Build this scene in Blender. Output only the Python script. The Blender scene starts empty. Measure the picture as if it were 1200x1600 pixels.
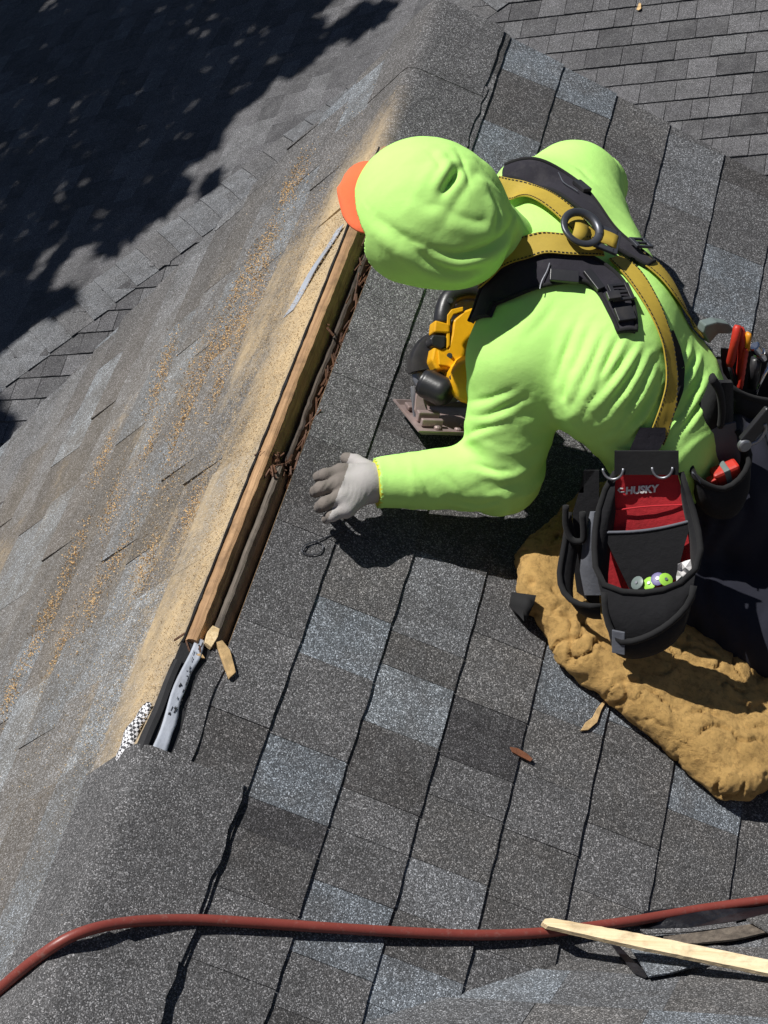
import bpy, bmesh, math, random
import numpy as np
from mathutils import Vector, Matrix, noise
from mathutils.bvhtree import BVHTree

random.seed(7); np.random.seed(7)
SC = bpy.context.scene
COL = SC.collection

# ------------------------------------------------------------------ camera
F_PX, W_PX, H_PX = 3279.41, 1200.0, 1600.0
CAM_R = np.array([[0.93307066, 0.23543108, -0.27193998],
                  [-0.02491579, -0.71191259, -0.70182596],
                  [-0.35882914, 0.66162880, -0.65839879]])   # rows: image right, image down, forward
CAM_C = np.array([1.61797, -1.89996, 2.43325])
cam = bpy.data.cameras.new('camera'); cam_o = bpy.data.objects.new('camera', cam); COL.objects.link(cam_o)
cam.sensor_fit = 'HORIZONTAL'; cam.sensor_width = 36.0; cam.lens = F_PX / W_PX * 36.0
cam.clip_start = 0.05; cam.clip_end = 400.0
_m = Matrix(((CAM_R[0][0], -CAM_R[1][0], -CAM_R[2][0], CAM_C[0]),
             (CAM_R[0][1], -CAM_R[1][1], -CAM_R[2][1], CAM_C[1]),
             (CAM_R[0][2], -CAM_R[1][2], -CAM_R[2][2], CAM_C[2]), (0, 0, 0, 1)))
cam_o.matrix_world = _m
SC.camera = cam_o

# ------------------------------------------------------------------ sky, sun, exposure
SUN = Vector((-0.255, 0.085, 0.963)).normalized()          # direction towards the sun
world = bpy.data.worlds.new('World'); SC.world = world; world.use_nodes = True
_nt = world.node_tree; _bg = _nt.nodes['Background']
_sky = _nt.nodes.new('ShaderNodeTexSky'); _sky.sky_type = 'NISHITA'; _sky.sun_disc = False; _sky.air_density = .55; _sky.dust_density = .3; _sky.ozone_density = 1.5
_sky.sun_elevation = math.asin(SUN.z); _sky.sun_rotation = math.atan2(SUN.x, SUN.y)
_nt.links.new(_sky.outputs[0], _bg.inputs[0]); _bg.inputs[1].default_value = 0.05
sun = bpy.data.lights.new('sun', 'SUN'); sun.energy = 5.0; sun.angle = math.radians(0.53); sun.color = (1.0, 0.975, 0.935)
sun_o = bpy.data.objects.new('sun', sun); COL.objects.link(sun_o); sun_o.location = (-2, 5, 14)
sun_o.rotation_euler = (-SUN).to_track_quat('-Z', 'Y').to_euler()
SC.view_settings.view_transform = 'Standard'; SC.view_settings.look = 'None'
SC.view_settings.exposure = 0.12; SC.view_settings.gamma = 1.0; SC.view_settings.use_curve_mapping = False

# ------------------------------------------------------------------ frames
AL = math.radians(35.49); CA, SA = math.cos(AL), math.sin(AL)
V3 = lambda *a: Vector(a)
class Plane:
    def __init__(s, O, U, V, N): s.O, s.U, s.V, s.N = Vector(O), Vector(U), Vector(V), Vector(N)
    def p(s, u, v, h=0.0): return s.O + s.U*u + s.V*v + s.N*h
    def inv(s, P): q = Vector(P) - s.O; return q.dot(s.U), q.dot(s.V), q.dot(s.N)
RIGHT = Plane((0,0,0), (0,1,0), (CA,0,-SA), (SA,0,CA))
LEFT = Plane((0,0,0), (0,1,0), (-CA,0,-SA), (-SA,0,CA))
MAIN = Plane((0,-.70,0), (1,0,0), (0,CA,-SA), (0,SA,CA))
BE = math.atan(.21); CB, SB = math.cos(BE), math.sin(BE)
def ray(px, py):
    d = CAM_R.T @ np.array([(px-600)/F_PX, (py-800)/F_PX, 1.0]); return Vector(d)
CV = Vector(CAM_C)
def on_plane(px, py, pl, h=0.0):
    d = ray(px, py); t = (h - (CV - pl.O).dot(pl.N)) / d.dot(pl.N); return CV + d*t
def px_of(P):
    X = CAM_R @ (np.array(P) - CAM_C); return 600 + F_PX*X[0]/X[2], 800 + F_PX*X[1]/X[2], X[2]
def in_view(P, m=60):
    a, b, z = px_of(P); return z > 0 and -m < a < 1200+m and -m < b < 1600+m
def tp(px, py, h=0.0):                                         # the same on whichever of the two near slopes lies on top
    a, b = on_plane(px, py, RIGHT, h), on_plane(px, py, MAIN, h); return a if (a-CV).length < (b-CV).length else b
def rp(px, py, h=0.0): return on_plane(px, py, RIGHT, h)       # a spot seen at a pixel, h above the near roof slope
_P0 = Plane((0,0,0), (1,0,0), (0,-CB,-SB), (0,-SB,CB)); _P0.O = _P0.N * -5.0
HIP = on_plane(333, 323, _P0)
LOWP = Plane(HIP, (1,0,0), (0,-CB,-SB), (0,-SB,CB))
LOWQ = Plane(HIP, (0,1,0), (-CB,0,-SB), (-SB,0,CB))

# ------------------------------------------------------------------ node helpers
def nmat(name):
    m = bpy.data.materials.new(name); m.use_nodes = True
    nt = m.node_tree; b = nt.nodes['Principled BSDF']
    return m, nt, b
def N(nt, t, **kw):
    n = nt.nodes.new(t)
    for k, v in kw.items():
        if k.startswith('i_'): n.inputs[k[2:].replace('_', ' ')].default_value = v
        else: setattr(n, k, v)
    return n
def L(nt, a, b): nt.links.new(a, b)
def math_(nt, op, a, b=None, c=None, clamp=False):
    n = nt.nodes.new('ShaderNodeMath'); n.operation = op; n.use_clamp = clamp
    for i, x in enumerate((a, b, c)):
        if x is None: continue
        if isinstance(x, (int, float)): n.inputs[i].default_value = x
        else: nt.links.new(x, n.inputs[i])
    return n.outputs[0]
def mixc(nt, f, a, b, mode='MIX'):
    n = nt.nodes.new('ShaderNodeMix'); n.data_type = 'RGBA'; n.blend_type = mode
    for s, x in ((0, f), (6, a), (7, b)):
        if isinstance(x, (int, float)): n.inputs[s].default_value = x
        elif isinstance(x, (tuple, list)): n.inputs[s].default_value = (*x[:3], 1)
        else: nt.links.new(x, n.inputs[s])
    return n.outputs[2]
def ramp(nt, f, stops):
    n = nt.nodes.new('ShaderNodeValToRGB'); L(nt, f, n.inputs[0]); e = n.color_ramp.elements
    while len(e) < len(stops): e.new(.5)
    for i, (p, c) in enumerate(stops): e[i].position = p; e[i].color = (*c[:3], 1) if isinstance(c, (tuple, list)) else (c, c, c, 1)
    return n.outputs[0]
def noise_t(nt, vec, scale, detail=4, rough=.55, dist=0.0):
    n = N(nt, 'ShaderNodeTexNoise', i_Scale=scale, i_Detail=detail, i_Roughness=rough, i_Distortion=dist)
    if vec is not None: L(nt, vec, n.inputs['Vector'])
    return n.outputs[0]
def pos(nt): return N(nt, 'ShaderNodeNewGeometry').outputs['Position']
def objc(nt): return N(nt, 'ShaderNodeTexCoord').outputs['Object']
def bump(nt, b, height, strength, dist):
    n = N(nt, 'ShaderNodeBump', i_Strength=strength, i_Distance=dist); L(nt, height, n.inputs['Height']); L(nt, n.outputs[0], b.inputs['Normal']); return n

def simple(name, col, rough=.6, metal=0.0, var=.25, scale=40, bmp=.25, bscale=None, bdist=.002, spec=.4, grime=None):
    """plain material with blotchy tone variation, optional dirt and fine relief"""
    m, nt, b = nmat(name); p = objc(nt)
    nz = noise_t(nt, p, scale, 6, .6)
    c = mixc(nt, math_(nt, 'MULTIPLY', math_(nt, 'SUBTRACT', nz, .35, clamp=True), 2.2, clamp=True),
             tuple(x*(1-var) for x in col), tuple(min(1, x*(1+var*.6)) for x in col))
    if grime:
        g = noise_t(nt, p, scale*.35, 8, .7)
        c = mixc(nt, math_(nt, 'MULTIPLY', math_(nt, 'SUBTRACT', g, .5, clamp=True), 3.0, clamp=True), c, grime)
    L(nt, c, b.inputs['Base Color'])
    b.inputs['Roughness'].default_value = rough; b.inputs['Metallic'].default_value = metal
    b.inputs['Specular IOR Level'].default_value = spec
    if bmp: bump(nt, b, noise_t(nt, p, bscale or scale*6, 4, .6), bmp, bdist)
    return m

def granule_color(nt, tone, p):
    """roofing granules: every grain its own brightness round the shingle's tone"""
    v = N(nt, 'ShaderNodeTexVoronoi', i_Scale=540.0); L(nt, p, v.inputs['Vector'])
    sep = N(nt, 'ShaderNodeSeparateColor'); L(nt, v.outputs['Color'], sep.inputs[0])
    rnd = sep.outputs[0]
    bright = ramp(nt, rnd, [(0, .36), (.45, .70), (.72, 1.05), (.88, 1.7), (1, 3.4)])
    big = noise_t(nt, p, 9.0, 5, .6); mid = noise_t(nt, p, 45.0, 4, .6)
    k = math_(nt, 'MULTIPLY_ADD', big, .8, .6)
    k = math_(nt, 'MULTIPLY', k, math_(nt, 'MULTIPLY_ADD', mid, .5, .75))
    c = mixc(nt, 1.0, tone, bright, 'MULTIPLY')
    vm = N(nt, 'ShaderNodeVectorMath', operation='SCALE'); L(nt, c, vm.inputs[0]); L(nt, k, vm.inputs['Scale'])
    tint = mixc(nt, math_(nt, 'MULTIPLY', sep.outputs[1], .12), (1, 1, 1), (1.25, .98, .78))
    return mixc(nt, 1.0, vm.outputs[0], tint, 'MULTIPLY'), v.outputs['Distance'], rnd

def shingle_mat(name, dust=False):
    m, nt, b = nmat(name); p = pos(nt)
    oi = N(nt, 'ShaderNodeObjectInfo')
    bl = math_(nt, 'MULTIPLY', ramp(nt, noise_t(nt, p, 11, 3, .6, .6), [(.42, 0.0), (.62, 1.0)]), .55)
    c, dist, rnd = granule_color(nt, mixc(nt, bl, oi.outputs['Color'], (.097, .098, .101)), p)
    h = math_(nt, 'ADD', math_(nt, 'MULTIPLY', dist, -1.0), math_(nt, 'MULTIPLY', rnd, .5))
    if dust:
        # sawdust thrown over the slope from the cut at the ridge: tan powder, thick by the cut, streaky further down
        x = N(nt, 'ShaderNodeSeparateXYZ'); L(nt, p, x.inputs[0])
        d = math_(nt, 'MULTIPLY', x.outputs[0], -1/CA); y = x.outputs[1]
        mp = N(nt, 'ShaderNodeMapping'); L(nt, p, mp.inputs[0]); mp.inputs['Rotation'].default_value = (0, 0, .35); mp.inputs['Scale'].default_value = (1.0, .35, 1)
        n1 = noise_t(nt, mp.outputs[0], 7, 6, .62); n2 = noise_t(nt, p, 60, 5, .7); n3 = noise_t(nt, p, 420, 2, .6)
        near = math_(nt, 'SUBTRACT', 1.0, math_(nt, 'DIVIDE', d, math_(nt, 'MULTIPLY_ADD', y, .13, .25)), clamp=True)
        # fades out towards both ends of the cut
        e1 = N(nt, 'ShaderNodeMapRange', interpolation_type='SMOOTHSTEP'); L(nt, y, e1.inputs[0]); e1.inputs[1].default_value = -.8; e1.inputs[2].default_value = .5
        e2 = N(nt, 'ShaderNodeMapRange', interpolation_type='SMOOTHSTEP'); L(nt, y, e2.inputs[0]); e2.inputs[1].default_value = 2.15; e2.inputs[2].default_value = 1.35
        e = math_(nt, 'MULTIPLY', e1.outputs[0], e2.outputs[0])
        a = math_(nt, 'MULTIPLY', math_(nt, 'ADD', math_(nt, 'MULTIPLY', near, .92), math_(nt, 'MULTIPLY_ADD', n1, 2.1, -1.04)), e)
        a = math_(nt, 'ADD', a, math_(nt, 'MULTIPLY_ADD', n2, .5, -.25))
        a = math_(nt, 'MULTIPLY', math_(nt, 'SUBTRACT', a, .20), 1.25, clamp=True)
        a = math_(nt, 'MULTIPLY', a, math_(nt, 'MULTIPLY_ADD', d, 16.0, .6, clamp=True))
        g = math_(nt, 'MULTIPLY', a, math_(nt, 'MULTIPLY_ADD', n3, 1.0, .42), clamp=True)
        g = math_(nt, 'MULTIPLY', g, .93)
        film = math_(nt, 'ADD', g, math_(nt, 'MULTIPLY', math_(nt, 'MULTIPLY', n1, math_(nt, 'MULTIPLY_ADD', d, 16.0, .6, clamp=True)), math_(nt, 'MULTIPLY_ADD', e, .15, .03)), clamp=True)
        dc = mixc(nt, n2, (.46, .345, .20), (.66, .50, .29))
        c = mixc(nt, film, c, dc)
    L(nt, c, b.inputs['Base Color']); b.inputs['Roughness'].default_value = .82; b.inputs['Specular IOR Level'].default_value = .25
    bump(nt, b, h, .55, .0016)
    return m
M = {}
M['shingle'] = shingle_mat('shingle'); M['shingle_dust'] = shingle_mat('shingle_dusted', True)
M['felt'] = simple('roofing_felt', (.018, .018, .02), .75, var=.3, scale=30, bmp=.3)
M['plywood'] = simple('plywood', (.30, .19, .10), .8, var=.4, scale=20)
M['siding'] = simple('painted_siding', (.55, .54, .5), .6, var=.1, scale=6)
M['fascia'] = simple('fascia_paint', (.6, .6, .58), .5, var=.1, scale=8)

# ------------------------------------------------------------------ object helpers
def link(o, parent=None):
    COL.objects.link(o)
    if parent is not None: o.parent = parent
    return o
def tag(o, label=None, cat=None, group=None, kind=None):
    if label: o['label'] = label
    if cat: o['category'] = cat
    if group: o['group'] = group
    if kind: o['kind'] = kind
    return o
def empty(name, loc=(0,0,0)):
    o = bpy.data.objects.new(name, None); o.location = loc; o.empty_display_size = .05; COL.objects.link(o); return o
def mesh_obj(name, verts, faces, mat, parent=None, smooth=False, color=None):
    me = bpy.data.meshes.new(name); me.from_pydata([tuple(v) for v in verts], [], faces); me.update()
    if smooth: me.polygons.foreach_set('use_smooth', [True]*len(me.polygons))
    if mat is not None: me.materials.append(mat)
    o = bpy.data.objects.new(name, me); COL.objects.link(o)
    if color: o.color = (*color, 1)
    if parent is not None:
        o.parent = parent; o.matrix_parent_inverse = Matrix.Translation(-world_loc(parent))
    return o
def world_loc(o):
    l = Vector(o.location)
    return l if o.type == 'EMPTY' and o.parent is None else (world_loc(o.parent)*0 if o.parent else l)
# every mesh holds world coordinates; parents that are meshes sit at the origin, Empties at the thing's base

def box_vf(c, ax, ay, az):
    c = Vector(c); ax, ay, az = Vector(ax), Vector(ay), Vector(az)
    v = [c + sx*ax + sy*ay + sz*az for sz in (-1,1) for sy in (-1,1) for sx in (-1,1)]
    f = [(0,2,3,1),(4,5,7,6),(0,1,5,4),(2,6,7,3),(0,4,6,2),(1,3,7,5)]
    return v, f
class MB:
    """collects shapes into one mesh"""
    def __init__(s): s.v, s.f = [], []
    def add(s, v, f):
        k = len(s.v); s.v += [Vector(x) for x in v]; s.f += [tuple(i+k for i in q) for q in f]; return s
    def box(s, c, ax, ay, az): return s.add(*box_vf(c, ax, ay, az))
    def tube(s, pts, r, n=10, cap=True, flat=1.0, up=None):
        pts = [Vector(p) for p in pts]; R = r if isinstance(r, (list, tuple)) else [r]*len(pts)
        k = len(s.v); u = None
        for i, p in enumerate(pts):
            t = (pts[min(i+1, len(pts)-1)] - pts[max(i-1, 0)]).normalized()
            if u is None:
                u = Vector(up) if up is not None else (Vector((0,0,1)) if abs(t.z) < .9 else Vector((1,0,0)))
            u = (u - t*u.dot(t)).normalized(); w = t.cross(u)
            for j in range(n):
                a = 2*math.pi*j/n; s.v.append(p + (w*math.cos(a) + u*math.sin(a)*flat)*R[i])
        for i in range(len(pts)-1):
            for j in range(n):
                a, b = k+i*n+j, k+i*n+(j+1) % n; s.f.append((a, b, b+n, a+n))
        if cap:
            s.f.append(tuple(k+j for j in range(n))[::-1]); s.f.append(tuple(k+(len(pts)-1)*n+j for j in range(n)))
        return s
    def prism(s, poly, d):
        """closed outline (3-D points) pushed along d"""
        k = len(s.v); n = len(poly); d = Vector(d)
        s.v += [Vector(p) for p in poly] + [Vector(p)+d for p in poly]
        s.f.append(tuple(range(k, k+n))[::-1]); s.f.append(tuple(range(k+n, k+2*n)))
        for i in range(n): j = (i+1) % n; s.f.append((k+i, k+j, k+n+j, k+n+i))
        return s
    def lathe(s, o, axis, prof, n=20, up=(0,0,1)):
        o, axis = Vector(o), Vector(axis).normalized(); u = Vector(up); u = u - axis*u.dot(axis)
        if u.length < 1e-3: u = Vector((1,0,0)); u = u - axis*u.dot(axis)
        u.normalize(); w = axis.cross(u); k = len(s.v)
        for (t, r) in prof:
            for j in range(n): a = 2*math.pi*j/n; s.v.append(o + axis*t + (u*math.cos(a)+w*math.sin(a))*r)
        for i in range(len(prof)-1):
            for j in range(n): a, b = k+i*n+j, k+i*n+(j+1) % n; s.f.append((a, b, b+n, a+n))
        s.f.append(tuple(k+j for j in range(n))[::-1]); s.f.append(tuple(k+(len(prof)-1)*n+j for j in range(n)))
        return s
    def grid(s, rows, close=False):
        k = len(s.v); n = len(rows[0])
        for r in rows: s.v += [Vector(p) for p in r]
        for i in range(len(rows)-1):
            for j in range(n - (0 if close else 1)):
                a, b = k+i*n+j, k+i*n+(j+1) % n; s.f.append((a, b, b+n, a+n))
        return s
    def sheet(s, rows, off):
        """grid of points given thickness: off(p)->vector or one vector"""
        top = [[Vector(p) for p in r] for r in rows]
        bot = [[Vector(p) + (off(i, j) if callable(off) else Vector(off)) for j, p in enumerate(r)] for i, r in enumerate(rows)]
        k = len(s.v); n = len(rows[0]); m = len(rows)
        for r in top + bot: s.v += r
        q = m*n
        for i in range(m-1):
            for j in range(n-1):
                a = k+i*n+j; s.f.append((a, a+1, a+n+1, a+n)); s.f.append((a+q, a+q+n, a+q+n+1, a+q+1))
        for i in range(m-1):
            a = k+i*n; s.f.append((a, a+n, a+n+q, a+q)); a = k+i*n+n-1; s.f.append((a, a+q, a+n+q, a+n))
        for j in range(n-1):
            a = k+j; s.f.append((a, a+q, a+q+1, a+1)); a = k+(m-1)*n+j; s.f.append((a, a+1, a+q+1, a+q))
        return s
    def build(s, name, mat, parent=None, smooth=False, bevel=0, color=None, subsurf=0, fix=True, autos=None):
        o = mesh_obj(name, s.v, s.f, mat, parent, smooth, color)
        if fix:
            bm = bmesh.new(); bm.from_mesh(o.data); bmesh.ops.recalc_face_normals(bm, faces=bm.faces); bm.to_mesh(o.data); bm.free()
        if bevel:
            md = o.modifiers.new('bevel', 'BEVEL'); md.width = bevel; md.segments = 2; md.limit_method = 'ANGLE'; md.angle_limit = math.radians(35)
        if subsurf:
            md = o.modifiers.new('subsurf', 'SUBSURF'); md.levels = md.render_levels = subsurf
        if autos is not None:
            bm = bmesh.new(); bm.from_mesh(o.data)
            for e in bm.edges:
                e.smooth = len(e.link_faces) == 2 and e.calc_face_angle(0) < math.radians(autos)
            bm.to_mesh(o.data); bm.free()
        return o
def catmull(pts, n=8):
    P = [Vector(p) for p in pts]; P = [P[0]*2-P[1]] + P + [P[-1]*2-P[-2]]; out = []
    for i in range(1, len(P)-2):
        for k in range(n):
            t = k/n; a, b, c, d = P[i-1], P[i], P[i+1], P[i+2]
            out.append(.5*((2*b) + (c-a)*t + (2*a-5*b+4*c-d)*t*t + (3*b-a-3*c+d)*t**3))
    out.append(P[-2]); return out

# ------------------------------------------------------------------ ground
gm, gnt, gb = nmat('lawn_and_soil'); gp = pos(gnt)
L(gnt, mixc(gnt, noise_t(gnt, gp, .8, 8, .65), (.035, .055, .018), (.10, .085, .05)), gb.inputs['Base Color']); gb.inputs['Roughness'].default_value = .95
bump(gnt, gb, noise_t(gnt, gp, 14, 6, .7), .6, .05)
tag(mesh_obj('ground', [(-150,-150,-6.2),(150,-150,-6.2),(150,150,-6.2),(-150,150,-6.2)], [(0,1,2,3)], gm), 'grassy yard with patches of bare soil around the house', 'ground', kind='structure')

# ------------------------------------------------------------------ shingles
EXP = .143
def clip(poly, hp):
    for a, b, c in hp:
        out = []
        for i in range(len(poly)):
            p, q = poly[i], poly[(i+1) % len(poly)]
            dp, dq = a*p[0]+b*p[1]-c, a*q[0]+b*q[1]-c
            if dp <= 0: out.append(p)
            if dp*dq < 0: t = dp/(dp-dq); out.append((p[0]+(q[0]-p[0])*t, p[1]+(q[1]-p[1])*t))
        poly = out
        if len(poly) < 3: return []
    return poly
def butt_wave(k, u):
    return .0003*math.sin(u*23+k*1.7) + .0003*math.sin(u*61+k*3.1) + .0005*math.sin(u*137+k*5.3) + .004*math.sin(u*1.3+k*.6)
def tab_vf(pl, k, u0, u1, v0, v1, thick, hps, lift=0.0):
    """one shingle tab: slab thickest at its lower edge, a little ragged"""
    n = max(2, int((u1-u0)/.028)); poly = []
    for i in range(n+1):
        u = u0+(u1-u0)*i/n
        poly.append((u, v1 + butt_wave(k, u) + random.uniform(-.0008, .0008)))
    top = v0 - .012
    poly += [(u1, top), (u0, top)]
    poly = clip(poly, hps)
    if not poly: return None
    tw = random.uniform(-.0006, .0006); rl = random.uniform(-.0003, .0004)
    def hh(u, v): 
        s = max(0.0, min(1.1, (v-v0)/(v1-v0)))
        return .0004 + (thick+rl+lift)*s + tw*(1 if u > (u0+u1)/2 else -1)*s + random.uniform(-.0003, .0003)
    a = [pl.p(u, v, hh(u, v)) for u, v in poly]; b = [pl.p(u, v, -.004) for u, v in poly]
    m = len(a); f = [tuple(range(m))[::-1]] + [(i, (i+1) % m, m+(i+1) % m, m+i) for i in range(m)]
    return a+b, f
TONES = {'b': (.148, .166, .186), 'B': (.182, .202, .222), 'l': (.132, .138, .147), 'g': (.108, .108, .111), 'n': (.104, .102, .101), 'd': (.072, .070, .070), 'k': (.058, .057, .060)}
def tone(c, j=.10):
    t = TONES[c]; k = 1+random.uniform(-j, j); return tuple(x*k for x in t)
def lay(pl, deck, courses, hps, mat, pick, widths=(.11, .34), obj_test=None, stuff_name='shingles', gap=.0005, thick=(.0050, .0060), grp=None):
    """courses: list of (k, v0, v1, u0, u1, joints or None). Tabs in view become objects, the rest one mesh."""
    rest = {}; n = 0
    for (k, v0, v1, ua, ub, joints) in courses:
        cuts = []
        if joints: cuts = [(u, t) for u, t in joints]
        # fill the remaining length with random tabs
        us = [c[0] for c in cuts]
        lo = min(us) if us else ub; hi = max(us) if us else ub
        segs = []
        u = ua; 
        while u < lo - .05:
            w = random.uniform(*widths); w = min(w, lo-u) if lo-u-w > .07 else lo-u
            segs.append((u, u+w, pick())); u += w
        for i in range(len(cuts)-1): segs.append((cuts[i][0], cuts[i+1][0], cuts[i][1]))
        u = hi
        while u < ub - .02:
            w = random.uniform(*widths); w = min(w, ub-u) if ub-u-w > .07 else ub-u
            segs.append((u, u+w, pick())); u += w
        for (a, b, t) in segs:
            r = tab_vf(pl, k, a+gap, b-gap, v0, v1, random.uniform(*thick), hps)
            if not r: continue
            c = tone(t, .16)
            ctr = sum(r[0][:len(r[0])//2], Vector())/(len(r[0])//2)
            if obj_test(ctr):
                mesh_obj('shingle', r[0], r[1], mat, deck, color=c); n += 1
            else:
                rest.setdefault(t, MB()).add(*r)
    for t, mb in rest.items():
        o = mb.build(stuff_name, mat, deck, color=tone(t, 0), fix=False); tag(o, kind='stuff')
    return n
# ------------------------------------------------------------------ the house the worker kneels on
house = empty('house', (0, 0, -6.2)); house['kind'] = 'thing'
tag(house, 'grey architectural shingle gable roof with cut open ridge, under the worker', 'house')
RAKE = (1.0, .14, 2.25)
SLOT0, SLOT1, SLOTW = .02, 1.62, .074
def slab(pl, u0, u1, v0, v1, h0, h1, k=0.0):
    v = [pl.p(u - (k*vv if u == u1 else 0), vv, h) for h in (h0, h1) for vv in (v0, v1) for u in (u0, u1)]
    return v, [(0,2,3,1),(4,5,7,6),(0,1,5,4),(2,6,7,3),(0,4,6,2),(1,3,7,5)]
mb = MB(); mb.add(*slab(RIGHT, -.72, SLOT0, 0, 3.6, -.022, -.005)); mb.add(*slab(RIGHT, SLOT0, SLOT1, SLOTW+.004, 3.6, -.022, -.005)); mb.add(*slab(RIGHT, SLOT1, 2.23, 0, 3.6, -.022, -.005, .14))
deckR = mb.build('roof_deck', M['plywood'], house)
mb = MB(); mb.add(*slab(LEFT, -.72, 2.23, .001, 3.6, -.022, -.005, .14)); deckL = mb.build('roof_deck', M['plywood'], house)
mb = MB(); mb.add(*slab(MAIN, -4.0, 5.0, -2.6, 3.0, -.026, -.009)); deckM = mb.build('roof_deck', M['plywood'], house)

def jn(lst): return [(RIGHT.inv(rp(x, y))[0], t) for x, y, t in lst]
JOINTS = {
 0: [(222,1500,'g'),(262,1330,'d'),(318,1100,'g'),(372,965,'g'),(432,812,'d'),(505,690,'g'),(552,596,'g'),(612,430,'g')],
 1: [(355,1520,'g'),(403,1410,'d'),(430,1315,'k'),(448,1269,'b'),(486,1172,'g'),(531,1046,'b'),(553,954,'n'),(585,850,'g'),(640,690,'d'),(690,560,'g'),(730,440,'g'),(765,330,'b'),(798,206,'d'),(825,126,'b'),(850,60,'b')],
 2: [(500,1600,'g'),(529,1516,'b'),(556,1400,'g'),(572,1314,'g'),(592,1253,'d'),(620,1147,'B'),(641,1055,'n'),(661,1006,'l'),(700,880,'n'),(735,800,'g'),(790,600,'g'),(845,380,'n'),(904,168,'b'),(930,100,'b')],
 3: [(620,1585,'b'),(634,1505,'n'),(673,1442,'l'),(691,1359,'n'),(722,1262,'g'),(734,1199,'k'),(776,1114,'n'),(795,1010,'g'),(830,880,'g'),(870,700,'n'),(925,450,'d'),(987,233,'n'),(1015,150,'n')],
 4: [(740,1590,'g'),(770,1490,'n'),(794,1411,'n'),(825,1310,'g'),(855,1222,'n'),(873,1125,'b'),(895,1010,'n'),(930,800,'g'),(1000,520,'g'),(1065,331,'l'),(1095,230,'d')],
 5: [(850,1530,'n'),(905,1390,'g'),(930,1290,'n'),(960,1130,'b'),(985,1000,'g'),(1050,700,'g'),(1110,500,'b'),(1152,401,'g'),(1170,300,'n')],
}
def pickR(): return random.choice('ggggnnnddlbb')
cr = []
for k in range(0, 24):
    v1 = .187+EXP*k; v0 = v1-EXP if k else .0
    j = sorted(jn(JOINTS[k])) if k in JOINTS else None
    cr.append((k, v0, v1, -.72, 2.3, j))
inR = lambda c: in_view(c, 20) and RIGHT.inv(c)[1] < 1.35 and c.y > c.x-.80
valley = (-1.0, CA, .72)                         # ends in the valley against the main roof
nR = lay(RIGHT, deckR, cr, [RAKE, (0,-1,-SLOTW), valley], M['shingle'], pickR, obj_test=inR)
def pickL(): return random.choice('gglllbbBnl')
cl = [(k, -.005 if k == 0 else .15+EXP*(k-1), .15+EXP*k, -.72, 2.3, None) for k in range(0, 24)]
inL = lambda c: in_view(c, 0) and LEFT.inv(c)[1] < 1.62
nL = lay(LEFT, deckL, cl, [RAKE, (0,-1,0)], M['shingle_dust'], pickL, widths=(.2, .42), obj_test=inL, thick=(.005, .012))
cm = [(k, .02+EXP*(k-1), .02+EXP*k, -2.0, 3.0, None) for k in range(-4, 20)]
def pickM(): return random.choice('gggllbnn')
nM = lay(MAIN, deckM, cm, [], M['shingle'], pickM, widths=(.16, .36), obj_test=lambda c: in_view(c, 40) and c.x > .25)
print('shingles', nR, nL, nM)

def cap_piece(y0, y1, wl, wr, lift0, lift1, name, parent, mat, col, ridge=None, seed=0):
    """shingle strip bent over a ridge that runs along +y; rounded bend"""
    rng = random.Random(seed); rows = []; n = max(3, int((y1-y0)/.03))
    for i in range(n+1):
        y = y0+(y1-y0)*i/n; lf = lift0+(lift1-lift0)*i/n; r = []
        jl, jr = rng.uniform(-.003, .003), rng.uniform(-.004, .004)
        for t in (-1, -.75, -.5, -.3, -.16, -.07, 0, .07, .16, .3, .5, .75, 1):
            pl = RIGHT if t > 0 else LEFT; w = (wr+jr) if t > 0 else (wl+jl); d = abs(t)*w
            rr = .026; p = pl.p(y, d, lf)
            if d < rr: p = p + Vector((0,0,-1))*(rr-d)**2/(2*rr)*.3
            r.append(p)
        rows.append(r)
    mb = MB(); mb.sheet(rows, lambda i, j: (RIGHT.N if j > 6 else LEFT.N if j < 6 else Vector((0,0,1)))*-.004)
    return mb.build(name, mat, parent, smooth=True, color=col, autos=40)
for i, (a, b, wl, wr, l0, l1, c) in enumerate([(-.72, -.33, .150, .176, .0165, .017, 'g'), (-.36, .015, .155, .180, .011, .013, 'g'),
                                                (1.50, 2.00, .150, .176, .0085, .0095, 'g'), (1.96, 2.235, .150, .170, .011, .013, 'g')]):
    cap_piece(a, b, wl, wr, l0, l1, 'ridge_cap', house, M['shingle_dust' if i > 1 else 'shingle'], tone(c, .04), seed=i+3)

# ---- opened ridge: boards, felt and splintered edges in the cut
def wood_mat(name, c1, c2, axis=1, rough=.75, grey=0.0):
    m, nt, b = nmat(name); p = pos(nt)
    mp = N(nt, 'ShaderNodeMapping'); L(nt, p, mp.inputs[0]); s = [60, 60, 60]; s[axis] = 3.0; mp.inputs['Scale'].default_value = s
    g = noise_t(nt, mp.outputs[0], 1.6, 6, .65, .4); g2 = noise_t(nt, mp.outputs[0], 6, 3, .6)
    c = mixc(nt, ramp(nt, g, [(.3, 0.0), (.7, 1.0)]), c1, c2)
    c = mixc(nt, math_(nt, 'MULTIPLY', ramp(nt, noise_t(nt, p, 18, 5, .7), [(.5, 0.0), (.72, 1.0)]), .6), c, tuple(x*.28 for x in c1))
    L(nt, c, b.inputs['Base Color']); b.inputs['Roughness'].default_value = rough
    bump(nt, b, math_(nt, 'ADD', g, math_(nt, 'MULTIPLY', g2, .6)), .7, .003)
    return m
M['oldwood'] = wood_mat('old_rafter_wood', (.20, .105, .045), (.52, .32, .165))
M['greywood'] = wood_mat('weathered_board', (.075, .06, .048), (.20, .165, .13))
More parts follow.
